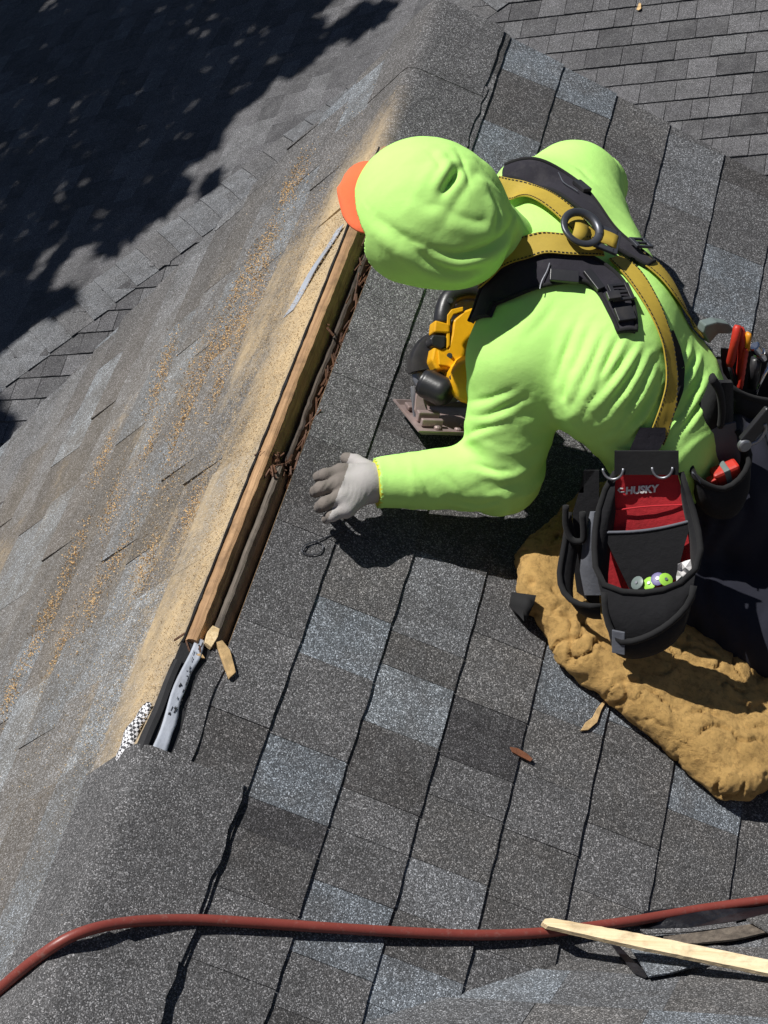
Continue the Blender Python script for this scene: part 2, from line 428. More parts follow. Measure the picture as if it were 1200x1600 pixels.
M['rot'] = wood_mat('rotten_wood', (.03, .014, .008), (.19, .085, .04))
M['fresh'] = wood_mat('fresh_split_pine', (.62, .43, .2), (.85, .68, .42), axis=0)
M['membrane'] = simple('silver_membrane', (.42, .45, .51), .42, var=.2, scale=25, bmp=.3, spec=.5, grime=(.2, .2, .22))
def rough_board(name, y0, y1, f_lo, f_hi, zt, depth, mat, seed, jag=.002, parent=house, x_axis=None):
    """plank in the cut; f_lo/f_hi give its left and right edge, zt its top at y"""
    rng = random.Random(seed); n = int((y1-y0)/.006); rows = []
    a = b = c = 0
    for i in range(n+1):
        y = y0+(y1-y0)*i/n
        a = a*.7+rng.uniform(-jag, jag); b = b*.7+rng.uniform(-jag, jag); c = c*.7+rng.uniform(-jag, jag)
        x0, x1, z = f_lo(y)+a, f_hi(y)+b, zt(y)
        m1 = x0+(x1-x0)*.33; m2 = x0+(x1-x0)*.7
        rows.append([(x0, y, z-depth), (x0, y, z-.003+c), (m1, y, z+.001-c), (m2, y, z+c*.5), (x1, y, z-.004+c), (x1, y, z-depth)])
    mb = MB(); mb.grid(rows); k = len(mb.v); mb.f.append(tuple(range(6))); mb.f.append(tuple(range(k-6, k))[::-1])
    return mb.build(name, mat, parent, smooth=False)
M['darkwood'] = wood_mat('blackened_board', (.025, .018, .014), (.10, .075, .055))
spk = lambda y, f, a: a*max(0, noise.noise(Vector((y*f, f, .3))))*2
rough_board('ridge_board', .245, 1.66, lambda y: .003+spk(y, 25, .0008), lambda y: .025-spk(y, 30, .0016)-spk(y, 6, .0012), lambda y: .004, .16, M['oldwood'], 1, .00025)
rough_board('rafter_edge', .25, .70, lambda y: .031, lambda y: .043+spk(y, 30, .0015), lambda y: -.022-spk(y, 12, .002), .13, M['greywood'], 2, .0003)
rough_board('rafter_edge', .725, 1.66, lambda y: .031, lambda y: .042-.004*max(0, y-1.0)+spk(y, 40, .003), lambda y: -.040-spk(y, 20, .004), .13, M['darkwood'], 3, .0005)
# ragged black strip painting the shadow line along the lifted upper lip
mb = MB(); rows = []; rng = random.Random(14)
for i in range(140):
    y = .24+1.42*i/139; a = -.0012-.007*max(0, noise.noise(Vector((y*14, 2, 0))))-rng.uniform(0, .0007); b_ = .0015+.003*max(0, noise.noise(Vector((y*45, 5, 1)))); z = .0045+.002*noise.noise(Vector((y*25, 0, 3)))
    rows.append([(a, y, z-abs(a)*.7), (a*.4, y, z+.001), (b_, y, z-.001)])
mb.sheet(rows, (0, 0, -.0025)); mb.build('torn_felt_or_shade', M['felt'], house)
mb = MB()   # broken, dark rotten rim along the lower lip of the cut
rng = random.Random(5)
for i in range(80):
    y = rng.uniform(.70, 1.60) if i < 165 else rng.uniform(.3, .7); d = SLOTW-.001-abs(rng.gauss(0, .004)) - (.010 if y > 1.2 and rng.random() < .5 else 0)
    p = RIGHT.p(y, d, rng.uniform(-.026, .001)); l = rng.uniform(.006, .035); w = rng.uniform(.0006, .0018)
    ax = Vector((rng.gauss(0, .3), 1, rng.gauss(0, .25))).normalized(); ay = ax.cross(Vector((rng.gauss(0,1), 0, 1))).normalized(); az = ax.cross(ay)
    mb.box(p, ax*l, ay*w, az*w*.8)
mb.build('splintered_edge', M['rot'], house)
mb = MB()
for (yc, sp, nn, xc) in ((.70, .018, 55, .034), (1.30, .12, 22, .046), (1.48, .06, 40, .050), (.245, .012, 14, .02)):
    for i in range(nn):
        p = Vector((rng.gauss(xc, .012), rng.gauss(yc, sp), 0)); p.z = -p.x*.7 + rng.uniform(-.012, .012)
        l = rng.uniform(.003, .014); w = rng.uniform(.0006, .0022)
        ax = Vector((rng.gauss(0, .6), rng.gauss(0, 1), rng.gauss(0, .5))).normalized(); ay = ax.cross(Vector((rng.gauss(0,1), .3, 1))).normalized(); az = ax.cross(ay)
        mb.box(p, ax*l, ay*w, az*w*.7)
o = mb.build('wood_splinters', M['rot'], house); tag(o, kind='stuff')
mb = MB(); mb.add(*slab(RIGHT, SLOT0-.02, SLOT1, SLOTW, SLOTW+.006, -.020, .0015)); mb.build('plywood_edge', M['plywood'], house)
mb = MB(); mb.box((.03, .85, -.34), (.25, 0, 0), (0, .9, 0), (0, 0, .01)); mb.build('dark_cavity_bottom', M['felt'], house)  # black bottom: the darkness of the open cavity put into its colour
# silver membrane in the lower end of the cut, with a curled strip that shows its woven underside
mb = MB(); mb.sheet([[RIGHT.p(y, d, .0015) for d in (-.004, .03, .085)] for y in (-.02, .1, .25)], RIGHT.N*-.003); mb.build('felt_strip', M['felt'], house)
mb = MB(); mb.sheet([[RIGHT.p(y, .047+.004*math.sin(y*30)+t, .0065+.001*math.sin(y*50)) for t in (0, .016, .034)] for y in [-.01+.026*i for i in range(11)]], RIGHT.N*-.003); mb.build('torn_shingle', M['shingle'], house, color=tone('g'))
mb = MB(); rows = []
for i in range(15):
    y = .0+.255*i/14; w = .024+.0015*math.sin(i*1.7)-.006*i/14; d0 = .014+.003*math.sin(i*.6)
    rows.append([RIGHT.p(y, d0+t*w, .0085+.0012*math.sin(i*1.3+t*4)) for t in (0, .25, .5, .75, 1)])
mb.sheet(rows, RIGHT.N*-.0012); mb.build('membrane_strip', M['membrane'], house, smooth=True)
mb = MB(); rng = random.Random(8)       # dark tar marks on the membrane
for i in range(34):
    y = .085+.165*rng.random(); d = .018+rng.random()*.016; c = RIGHT.p(y, d, .0098); mb.box(c, RIGHT.U*rng.uniform(.0008, .005), RIGHT.V*rng.uniform(.0003, .0009), RIGHT.N*.0004)
o = mb.build('tar_marks', M['felt'], house); tag(o, kind='stuff')
mm, nt, b = nmat('woven_underlay'); p = pos(nt)
mp = N(nt, 'ShaderNodeMapping'); L(nt, p, mp.inputs[0]); mp.inputs['Rotation'].default_value = (.3, .6, .35)
ck = N(nt, 'ShaderNodeTexChecker', i_Scale=190.0); L(nt, mp.outputs[0], ck.inputs[0]); ck.inputs[1].default_value = (.7, .7, .72, 1); ck.inputs[2].default_value = (.03, .03, .035, 1)
L(nt, ck.outputs[0], b.inputs[0]); b.inputs['Roughness'].default_value = .6; M['woven'] = mm
mb = MB(); rows = []
for i in range(13):
    t = i/12; y = -.0+.105*t; r = []
    for j in range(6):
        s = j/5; x = -.014 - .030*s*(.75+.25*math.sin(t*3)) - .02*(1-t)*.9; z = -abs(x)*.70 + .006 + .020*math.sin(s*2.2)*(.4+.6*math.sin(t*2.9)) + .003*math.sin(t*14)
        r.append((x, y + .004*math.sin(j*1.1), z))
    rows.append(r)
mb.sheet(rows, (0,0,-.001)); mb.build('curled_underlay', M['woven'], house, smooth=True)
mb = MB(); rows = []
for i in range(12):
    y = .0+.20*i/11; rows.append([(x, y, -abs(x)*.70+.0075+.0015*math.sin(i*.9)) for x in (-.012+.010*i/11, -.004, .004, .011)])
mb.sheet(rows, (0,0,-.002)); mb.build('felt_strip', M['felt'], house)
mb = MB(); mb.sheet([[LEFT.p(y, d, .009+.002*math.sin(y*40)) for d in (.012+(1.40-y)*.42, .040+(1.40-y)*.46)] for y in [1.19+.021*i for i in range(11)]], LEFT.N*-.0015)
mb.build('membrane_strip', M['membrane'], house)

# walls and rake boards under the roof
def wall_quad(pts, t, name, mat, parent): 
    mb = MB(); mb.prism(pts, t); return mb.build(name, mat, parent)
wall_quad([(-2.6, 1.95, -6.2), (2.6, 1.95, -6.2), (2.6, 1.95, -1.95), (0, 1.95, -.06), (-2.6, 1.95, -1.95)], (0, -.15, 0), 'gable_wall', M['siding'], house)
wall_quad([(2.6, -6, -6.2), (2.6, 1.95, -6.2), (2.6, 1.95, -1.98), (2.6, -6, -1.98)], (-.15, 0, 0), 'side_wall', M['siding'], house)
wall_quad([(-2.6, -6, -6.2), (-2.6, 1.95, -6.2), (-2.6, 1.95, -1.98), (-2.6, -6, -1.98)], (.15, 0, 0), 'side_wall', M['siding'], house)
for pl in (RIGHT, LEFT):
    mb = MB(); f = lambda v: 2.2-.14*v; vs = [0.0, 1.2, 2.4, 3.6]
    mb.sheet([[pl.p(f(v)-.02, v, -.024), pl.p(f(v)-.02, v, -.17)] for v in vs], (0, .018, 0)); mb.build('rake_board', M['fascia'], house)

# ------------------------------------------------------------------ lower hip roof beyond the gable
low = empty('lower_house', (0, 8, -6.2)); low['kind'] = 'thing'; tag(low, 'lower hip roof with small even charcoal shingles beyond the gable end', 'house')
def pickP(): return random.choice('kkkddddPp')
TONES['P'] = (.106, .106, .112); TONES['p'] = (.088, .088, .093); TONES['k'] = (.05, .05, .053); 
_k = TONES['k']; TONES['d'] = (.066, .061, .058)
for c in 'Pp': pass
def pickP(): return random.choice('PPPppqqr')
TONES['q'] = (.068, .068, .072)
TONES['r'] = (.128, .13, .136)
hu = CB   # plan run per metre of slope: the hip is where u_P = v_Q*hu ...
mb = MB(); mb.add([LOWP.p(-6.0*hu*1.0, 6.0), LOWP.p(9, 6.0), LOWP.p(9, -9.0), LOWP.p(9.0*hu, -9.0)], [(0,1,2,3)]); deckP = mb.build('roof_deck', M['felt'], low, fix=False)
mb = MB(); mb.add([LOWQ.p(-6.0*hu, 6.0), LOWQ.p(9.0*hu, -9.0), LOWQ.p(14, -9.0), LOWQ.p(14, 6.0)], [(0,1,2,3)]); deckQ = mb.build('roof_deck', M['felt'], low, fix=False)
off = -.03
cp = [(k, off+EXP*k, off+EXP*(k+1), -3.2, 6.0, None) for k in range(-18, 20)]
def seenP(c):
    if not in_view(c, 5): return False
    # hidden behind the gable roof?
    d = c-CV; t = -((CV-RIGHT.O).dot(RIGHT.N))/d.dot(RIGHT.N); q = CV+d*t
    if t < 1 and RIGHT.inv(q)[1] > 0 and q.y < 2.26-.14*RIGHT.inv(q)[1]: return False
    d2 = -((CV).dot(LEFT.N))/d.dot(LEFT.N); q = CV+d*d2
    if 0 < d2 < 1 and LEFT.inv(q)[1] > 0 and q.y < 2.26-.14*LEFT.inv(q)[1]: return False
    return True
nP = lay(LOWP, deckP, cp, [(-1.0, -hu, .0)], M['shingle'], pickP, widths=(.09, .20), obj_test=seenP, thick=(.007, .012), gap=.0018)
cq = [(k, off+EXP*k, off+EXP*(k+1), -5.0, 12.0, None) for k in range(-18, 34)]
nQ = lay(LOWQ, deckQ, cq, [(-1.0, -hu, .0)], M['shingle'], pickP, widths=(.14, .30), obj_test=lambda c: False, thick=(.006, .008))
print('low', nP, nQ)
hd = (LOWP.V*1.0 + LOWP.U*-hu).normalized()        # down the hip
hp0 = LOWP.O; na = 0
perpP = (LOWP.N.cross(hd)).normalized(); perpP = perpP if perpP.x > 0 else -perpP
perpQ = (LOWQ.N.cross(hd)).normalized(); perpQ = perpQ if perpQ.x < 0 else -perpQ
for i in range(-26, 24):
    a, b = i*.148, i*.148+.165; rows = []
    w = .150+random.uniform(-.004, .004)
    for s in (0, .5, 1):
        q = hp0 + hd*(a+(b-a)*s); lf = .006+.010*s; r = []
        for t in (-1, -.7, -.4, -.2, -.08, 0, .08, .2, .4, .7, 1):
            pv = perpP if t > 0 else perpQ; nn = (LOWP.N if t > 0 else LOWQ.N) if t else (LOWP.N+LOWQ.N).normalized()
            r.append(q + pv*abs(t)*w + nn*(lf - (.004 if t == 0 else 0)) + hd*(.012*t*t*0))
        rows.append(r)
    mb = MB(); mb.sheet(rows, (0,0,-.004)); c = tone(random.choice('lgl'), .1)
    mb.build('hip_cap', M['shingle'], low, smooth=True, color=c, autos=40)
mb = MB(); mb.box((2.0, 9.0, -5.3), (5.5, 0, 0), (0, 5.0, 0), (0, 0, .85)); mb.build('wall', M['siding'], low)

# ------------------------------------------------------------------ tree whose shade falls on the lower roof
M['bark'] = simple('bark', (.09, .065, .045), .9, var=.5, scale=9, bmp=.8, bdist=.02)
lm, nt, b = nmat('leaf_green'); oi = noise_t(nt, pos(nt), 1.7, 3); L(nt, mixc(nt, oi, (.025, .06, .012), (.075, .13, .03)), b.inputs[0]); b.inputs['Roughness'].default_value = .6; M['leaf'] = lm
tree = empty('shade_tree', (-9.5, 11.5, -6.2)); tag(tree, 'large leafy tree that shades the lower roof behind the ridge', 'tree')
# ------------------------------------------------------------------ soft bodies: distance fields meshed with surface nets
def A(v): return np.array(v, dtype=float)
def d_cone(P, a, b, ra, rb):
    a, b = A(a), A(b); ab = b-a; t = np.clip(((P-a)@ab)/(ab@ab), 0, 1)
    return np.linalg.norm(P-(a+t[:, None]*ab), axis=1) - (ra+(rb-ra)*t)
def d_ell(P, c, ax, ay, az, rx, ry, rz):
    q = P-A(c); k = np.sqrt(((q@A(ax))/rx)**2+((q@A(ay))/ry)**2+((q@A(az))/rz)**2); return (k-1)*min(rx, ry, rz)
def d_loft(P, pts, ra, rb, lat):
    """tube with elliptical section: ra along lat, rb across, interpolated along the points"""
    best = np.full(len(P), 1e3); lat = A(lat)
    for i in range(len(pts)-1):
        a, b = A(pts[i]), A(pts[i+1]); ab = b-a; t = np.clip(((P-a)@ab)/(ab@ab), 0, 1); tt = t*t*(3-2*t)*.0+t
        q = P-(a+t[:, None]*ab); l = q@lat; rest = np.linalg.norm(q-l[:, None]*lat, axis=1)
        xa = ra[i]+(ra[i+1]-ra[i])*tt; xb = rb[i]+(rb[i+1]-rb[i])*tt
        k = np.sqrt((l/xa)**2+(rest/xb)**2); best = smin(best, (k-1)*np.minimum(xa, xb), .02)
    return best
def smin(a, b, k):
    h = np.clip(.5+.5*(b-a)/k, 0, 1); return b*(1-h)+a*h-k*h*(1-h)
def smax(a, b, k): return -smin(-a, -b, k)
def nets(f, lo, hi, h):
    lo, hi = A(lo), A(hi); n = np.ceil((hi-lo)/h).astype(int)+1
    ax = [lo[i]+h*np.arange(n[i]) for i in range(3)]
    X = np.stack(np.meshgrid(*ax, indexing='ij'), -1).reshape(-1, 3)
    val = np.concatenate([f(X[i:i+400000]) for i in range(0, len(X), 400000)]).reshape(n)
    ins = val < 0
    cn = n-1; cnt = np.zeros(cn); acc = np.zeros((*cn, 3))
    def sub(o): return tuple(slice(o[i], o[i]+cn[i]) for i in range(3))
    for axis in range(3):
        for u in (0, 1):
            for w in (0, 1):
                o0 = [0, 0, 0]; oth = [i for i in range(3) if i != axis]; o0[oth[0]] = u; o0[oth[1]] = w
                o1 = list(o0); o1[axis] = 1
                v0, v1 = val[sub(o0)], val[sub(o1)]; m = (v0 < 0) != (v1 < 0)
                t = np.where(m, v0/np.where(m, v0-v1, 1), 0)
                for i in range(3): acc[..., i] += np.where(m, o0[i]+(t if i == axis else 0), 0)
                cnt += m
    act = cnt > 0; idx = np.full(cn, -1); idx[act] = np.arange(act.sum())
    base = np.argwhere(act); V = lo+h*(base+acc[act]/cnt[act][:, None])
    F = []
    for axis in range(3):
        b, c = [i for i in range(3) if i != axis]
        s0 = [slice(None)]*3; s1 = [slice(None)]*3; s0[axis] = slice(0, -1); s1[axis] = slice(1, None)
        A0, A1 = ins[tuple(s0)], ins[tuple(s1)]; m = A0 != A1; e = np.argwhere(m)
        ok = (e[:, b] > 0) & (e[:, c] > 0) & (e[:, b] < cn[b]) & (e[:, c] < cn[c]); e = e[ok]
        fl = A0[tuple(e.T)]
        def I(db, dc):
            q = e.copy(); q[:, b] -= db; q[:, c] -= dc; return idx[tuple(q.T)]
        quad = np.stack([I(0,0), I(1,0), I(1,1), I(0,1)], 1)
        if axis == 1: fl = ~fl
        quad[fl] = quad[fl][:, ::-1]; F.append(quad)
    return V, np.concatenate(F)
def grad(f, P, e=.002):
    g = np.stack([f(P+np.eye(3)[i]*e)-f(P-np.eye(3)[i]*e) for i in range(3)], 1); return g/(np.linalg.norm(g, axis=1)[:, None]+1e-9)
def relax(V, F, it=2, lam=.5):
    n = len(V)
    for _ in range(it):
        s = np.zeros_like(V); c = np.zeros(n)
        for i in range(4):
            a, b = F[:, i], F[:, (i+1) % 4]
            np.add.at(s, a, V[b]); np.add.at(c, a, 1); np.add.at(s, b, V[a]); np.add.at(c, b, 1)
        V = V+lam*(s/np.maximum(c, 1)[:, None]-V)
    return V
def nz(P, sc, o=0.0):
    return np.array([noise.noise(Vector(p)*sc+Vector((o, o*1.7, -o))) for p in P])
def np_obj(name, V, F, mat, parent):
    F = np.asarray(F); me = bpy.data.meshes.new(name); me.vertices.add(len(V)); me.vertices.foreach_set('co', np.asarray(V, dtype=np.float32).ravel())
    me.loops.add(len(F)*4); me.loops.foreach_set('vertex_index', F.ravel().astype(np.int32))
    me.polygons.add(len(F)); me.polygons.foreach_set('loop_start', np.arange(0, len(F)*4, 4, dtype=np.int32))
    me.update(calc_edges=True); me.validate(); me.polygons.foreach_set('use_smooth', [True]*len(me.polygons)); me.materials.append(mat)
    o = bpy.data.objects.new(name, me); COL.objects.link(o)
    if parent is not None: o.parent = parent; o.matrix_parent_inverse = Matrix.Translation(-world_loc(parent))
    return o
def bounds(pts, m): p = np.array([tuple(q) for q in pts]); return p.min(0)-m, p.max(0)+m

# ------------------------------------------------------------------ materials for cloth
def cloth(name, col, weave=900, fold=.0, rough=.88, var=.12, dirt=None, sheen=.04, bstr=.25):
    m, nt, b = nmat(name); p = pos(nt)
    n1 = noise_t(nt, p, 22, 6, .6); c = mixc(nt, n1, tuple(x*(1-var) for x in col), tuple(min(1, x*(1+var*.5)) for x in col))
    if dirt:
        g = noise_t(nt, p, 12, 8, .72); c = mixc(nt, math_(nt, 'MULTIPLY', math_(nt, 'SUBTRACT', g, .52, clamp=True), 3.2, clamp=True), c, dirt)
    L(nt, c, b.inputs[0]); b.inputs['Roughness'].default_value = rough; b.inputs['Specular IOR Level'].default_value = .2
    b.inputs['Sheen Weight'].default_value = sheen; b.inputs['Sheen Roughness'].default_value = .5
    h = math_(nt, 'ADD', math_(nt, 'MULTIPLY', noise_t(nt, p, weave, 2, .5), .35), noise_t(nt, p, 75, 4, .6))
    bump(nt, b, h, bstr, .004)
    return m
M['lime'] = cloth('hi_vis_lime_cloth', (.50, .88, .225), var=.10, sheen=.0, bstr=.22)
M['navy'] = cloth('dark_navy_cloth', (.020, .021, .032), var=.3)
M['glove'] = cloth('grey_knit_glove', (.42, .40, .385), weave=500, var=.2, dirt=(.22, .19, .17))
M['glove_palm'] = cloth('grey_coated_glove', (.20, .175, .155), weave=300, var=.3)
M['cap'] = cloth('orange_cap_cloth', (.85, .17, .07), var=.1)
M['skin'] = cloth('skin', (.45, .25, .16), var=.1, rough=.55)
M['boot'] = cloth('tan_boot_leather', (.22, .12, .06), var=.35, rough=.6)

# ------------------------------------------------------------------ the worker
LATV, SPV, NV = A((0,1,0)), A(RIGHT.V), A(RIGHT.N)
def rs(px, py, h): return A(rp(px, py, h))
person = empty('person', tuple(rs(1050, 900, .05)))
tag(person, 'roofer in lime hooded shirt, orange cap and grey gloves kneeling and bending over the ridge', 'person')
T = [rs(812, 398, .39), rs(856, 428, .37), rs(950, 545, .36), rs(1035, 645, .285), rs(1085, 712, .19)]
SHL, ELL, WRL = rs(812, 560, .325), rs(784, 742, .14), rs(592, 755, .085)
SHR, ELR, WRR = rs(895, 300, .32), rs(930, 290, .15), rs(775, 470, .14)
HEAD = rs(676, 330, .475); CROWN = (rs(575, 318, .462)-rs(800, 372, .47)); CROWN /= np.linalg.norm(CROWN)
HL = LATV-CROWN*(LATV@CROWN); HL /= np.linalg.norm(HL); HU = np.cross(CROWN, HL); HU = HU if HU@NV > 0 else -HU
print('arm', np.linalg.norm(SHL-ELL), np.linalg.norm(ELL-WRL), np.linalg.norm(SHR-ELR), np.linalg.norm(ELR-WRR), 'spine', np.linalg.norm(T[0]-T[4]), 'shoulders', np.linalg.norm(SHL-SHR))
TRAP = rs(826, 306, .36)
def f_shirt(P):
    d = d_loft(P, T, [.10, .180, .198, .186, .165], [.075, .10, .122, .110, .095], LATV)
    d = smin(d, d_cone(P, T[1]-NV*.0, SHL, .095, .088), .05); d = smin(d, d_cone(P, T[1], SHR, .095, .085), .05)
    d = smin(d, d_cone(P, SHR, T[2]+LATV*.10, .080, .10), .04); d = smin(d, d_cone(P, TRAP, SHR, .070, .082), .03)
    d = smin(d, d_cone(P, SHL, ELL, .090, .070), .035); d = smin(d, d_cone(P, ELL, WRL, .068, .043), .02)
    d = smin(d, d_cone(P, SHR, ELR, .084, .062), .03); d = smin(d, d_cone(P, ELR, WRR, .060, .042), .02)
    return d
def folds(P, Nrm, lines, bvh):
    """single creases: each a line over the cloth (as seen), a sharp valley with a soft crest on one side"""
    w = np.zeros(len(P))
    for pts, wd, dep, side in lines:
        q = [hit(bvh, *p)[0] for p in pts]; q = [x for x in q if x is not None]
        if len(q) < 2: continue
        c = np.array([tuple(x) for x in catmull(q, 6)]); best = np.full(len(P), 9.0); sd = np.zeros(len(P)); par = np.zeros(len(P))
        near = np.where(np.linalg.norm(P-c.mean(0), axis=1) < np.linalg.norm(c-c.mean(0), axis=1).max()+.06)[0]
        for i in range(len(c)-1):
            a, b = c[i], c[i+1]; ab = b-a; Q = P[near]; t = np.clip(((Q-a)@ab)/(ab@ab+1e-12), 0, 1); r = Q-(a+t[:, None]*ab); d = np.linalg.norm(r, axis=1)
            up = d < best[near]; k = near[up]; best[k] = d[up]; sg = np.einsum('ij,ij->i', np.cross(np.broadcast_to(ab, r.shape), Nrm[near]), r)
            sd[k] = (np.sign(sg)*d)[up]; par[k] = (i+t[up])/(len(c)-1)
        fade = np.sin(np.pi*np.clip(par, .03, .97))**.6; x = sd*side
        w += fade*dep*(-np.exp(-(x/wd)**2)+.85*np.exp(-((x-2.1*wd)/(1.5*wd))**2))*(best < .06)
    return w
def hit(bvh, px, py):
    h = bvh.ray_cast(CV, ray(px, py).normalized()); return (h[0], h[1]) if h[0] is not None else (None, None)
SHIRT_FOLDS = [([(733, 628), (765, 622), (805, 606)], .006, .0042, 1), ([(730, 655), (772, 645), (822, 620)], .006, .0046, 1), ([(728, 686), (752, 670), (785, 660)], .005, .0040, 1),
    ([(740, 725), (775, 735), (800, 735)], .006, .0040, 1), ([(695, 777), (745, 787), (785, 778)], .005, .0032, 1), ([(690, 738), (715, 762), (730, 785)], .005, .0026, 1), ([(650, 735), (665, 760), (668, 785)], .004, .0020, 1),
    ([(886, 575), (884, 630), (862, 684)], .008, .0055, -1), ([(905, 498), (886, 545), (872, 592)], .006, .0034, 1), ([(925, 505), (903, 560), (882, 620)], .006, .0040, 1), ([(945, 520), (922, 575), (892, 640)], .0055, .0048, 1), ([(962, 535), (938, 592), (900, 660)], .0055, .0052, 1),
    ([(1000, 538), (970, 588), (925, 640)], .0055, -.0058, 1), ([(1014, 553), (982, 610), (930, 668)], .0055, -.0062, 1), ([(1024, 573), (992, 634), (938, 688)], .0055, -.0064, 1), ([(1030, 600), (998, 660), (945, 704)], .0055, -.0060, 1), ([(1032, 632), (1008, 678), (968, 708)], .005, -.0054, 1), ([(980, 525), (955, 570), (918, 618)], .0055, -.0045, 1),
    ([(1094, 555), (1078, 592), (1050, 628)], .0055, -.0056, 1), ([(1106, 585), (1082, 636), (1046, 676)], .0055, -.0056, 1), ([(1110, 612), (1092, 648), (1066, 682)], .005, -.0050, 1), ([(1080, 540), (1068, 568), (1052, 590)], .005, -.0042, 1),
    ([(870, 470), (850, 500), (820, 530)], .008, .0020, 1), ([(860, 250), (900, 262), (925, 285)], .007, .0030, 1), ([(815, 355), (840, 365), (865, 372)], .006, .0030, 1), ([(812, 378), (836, 384), (862, 384)], .005, .0022, 1)]
HOOD_FOLDS = [([(672, 388), (715, 397), (762, 384), (796, 350)], .009, .0100, 1), ([(628, 372), (668, 404), (712, 420), (752, 410)], .010, .0085, 1), ([(713, 240), (726, 264), (733, 290)], .006, .0036, 1),
    ([(585, 335), (625, 366), (670, 384)], .011, .0050, 1), ([(748, 258), (784, 298), (797, 335)], .009, .0060, -1), ([(672, 240), (684, 258), (690, 275)], .006, .0034, -1), ([(645, 302), (668, 320), (702, 324)], .010, .0024, 1), ([(764, 300), (776, 332), (770, 364)], .008, .0055, 1), ([(700, 330), (735, 345), (765, 345)], .009, .0036, 1)]
def wrinkle(P, Nrm):
    ax = (T[4]-T[1])/np.linalg.norm(T[4]-T[1]); s = (P-T[1])@ax; l = (P-T[2])@LATV
    a = nz(P, 9, 3.0); b = nz(P, 24, 8.0); c = nz(P, 4.5, 1.0); e = nz(P, 14, 11.0)
    def nn(x, y, z=0.0, o=0.0): return np.array([noise.noise(Vector((i, j, k+o))) for i, j, k in zip(x, y, z+0*x)])
    def fold(n): return 1-2.6*np.abs(n)                    # rounded crests, creased valleys where the noise changes sign
    # compression folds across the small of the back, long across and short along the spine
    m = 1/(1+np.exp(-(s-.165)/.03)); ph = s+.03*a-.20*l+.5*l*l
    rid = lambda n, k=3.6: np.clip(1-k*np.abs(n), -.8, 1)
    f1 = nn(ph/.040, l/.22, c*.3); f2 = nn(ph/.022, l/.13, 3.0)
    w = m*(.0011*rid(f1)+.0006*rid(f2))
    # drag lines over the shoulder blades towards the armpits
    w += (1-m)*np.clip(.35+1.5*c+.6*e, 0, 1)*(.0018*rid(nn((s*.35+l*.93)/.06, (s*.93-l*.35)/.22, 5.0))+.0005*rid(nn((s*.35+l*.93)/.03, (s*.93-l*.35)/.12, 8.0)))
    def sleeve(p0, p1, w0, lam, amp, tilt, wd, o):
        v = p1-p0; Lh = np.linalg.norm(v); v = v/Lh; q = P-p0; t = q@v; rv = q-t[:, None]*v; r = np.linalg.norm(rv, axis=1)
        side = rv@LATV
        near = np.clip((.115-r)/.03, 0, 1)*np.clip((t+.03)/.05, 0, 1)*np.clip((Lh+.05-t)/.04, 0, 1)
        g = .25+np.exp(-((t-w0*Lh)/(wd*Lh))**2)
        return near*g*amp*rid(nn((t+tilt*side+.02*a)/lam, (side-tilt*t)/(lam*5), o), 3.0)
    w += sleeve(SHL, ELL, .95, .05, .0022, .8, .35, 1.0)+sleeve(SHL, ELL, .45, .07, .0016, -.8, .5, 4.0)+sleeve(ELL, WRL, .05, .05, .0020, -.7, .35, 9.0)+sleeve(ELL, WRL, .9, .03, .0012, .15, .25, 13.0)+sleeve(SHR, ELR, .5, .03, .004, .4, .6, 17.0)
    return w+.0018*a+.0004*b
lo, hi = bounds(T+[SHL, ELL, WRL, SHR, ELR, WRR], .13)
V, F = nets(f_shirt, lo, hi, .0050)
V = relax(V, F, 3); Nr = grad(f_shirt, V); V = V+Nr*(wrinkle(V, Nr)+folds(V, Nr, SHIRT_FOLDS, BVHTree.FromPolygons([Vector(v) for v in V], [tuple(f) for f in F])))[:, None]; V = relax(V, F, 1, .15)
# open hem and cuffs: drop what lies beyond the waist and the wrists
fc = V[F].mean(1)
hemdir = (T[4]-T[3])/np.linalg.norm(T[4]-T[3])
keep = ((fc-T[4])@hemdir < -.03) & ~(((fc-WRL)@((WRL-ELL)/np.linalg.norm(WRL-ELL)) > .004) & (np.linalg.norm(fc-WRL, axis=1) < .07)) & ~(((fc-WRR)@((WRR-ELR)/np.linalg.norm(WRR-ELR)) > .004) & (np.linalg.norm(fc-WRR, axis=1) < .07))
F = F[keep]
shirt = np_obj('hooded_shirt', V, F, M['lime'], person)
md = shirt.modifiers.new('solid', 'SOLIDIFY'); md.thickness = .002; md.offset = -1
SHIRT_BVH = BVHTree.FromPolygons([Vector(v) for v in V], [tuple(f) for f in F])

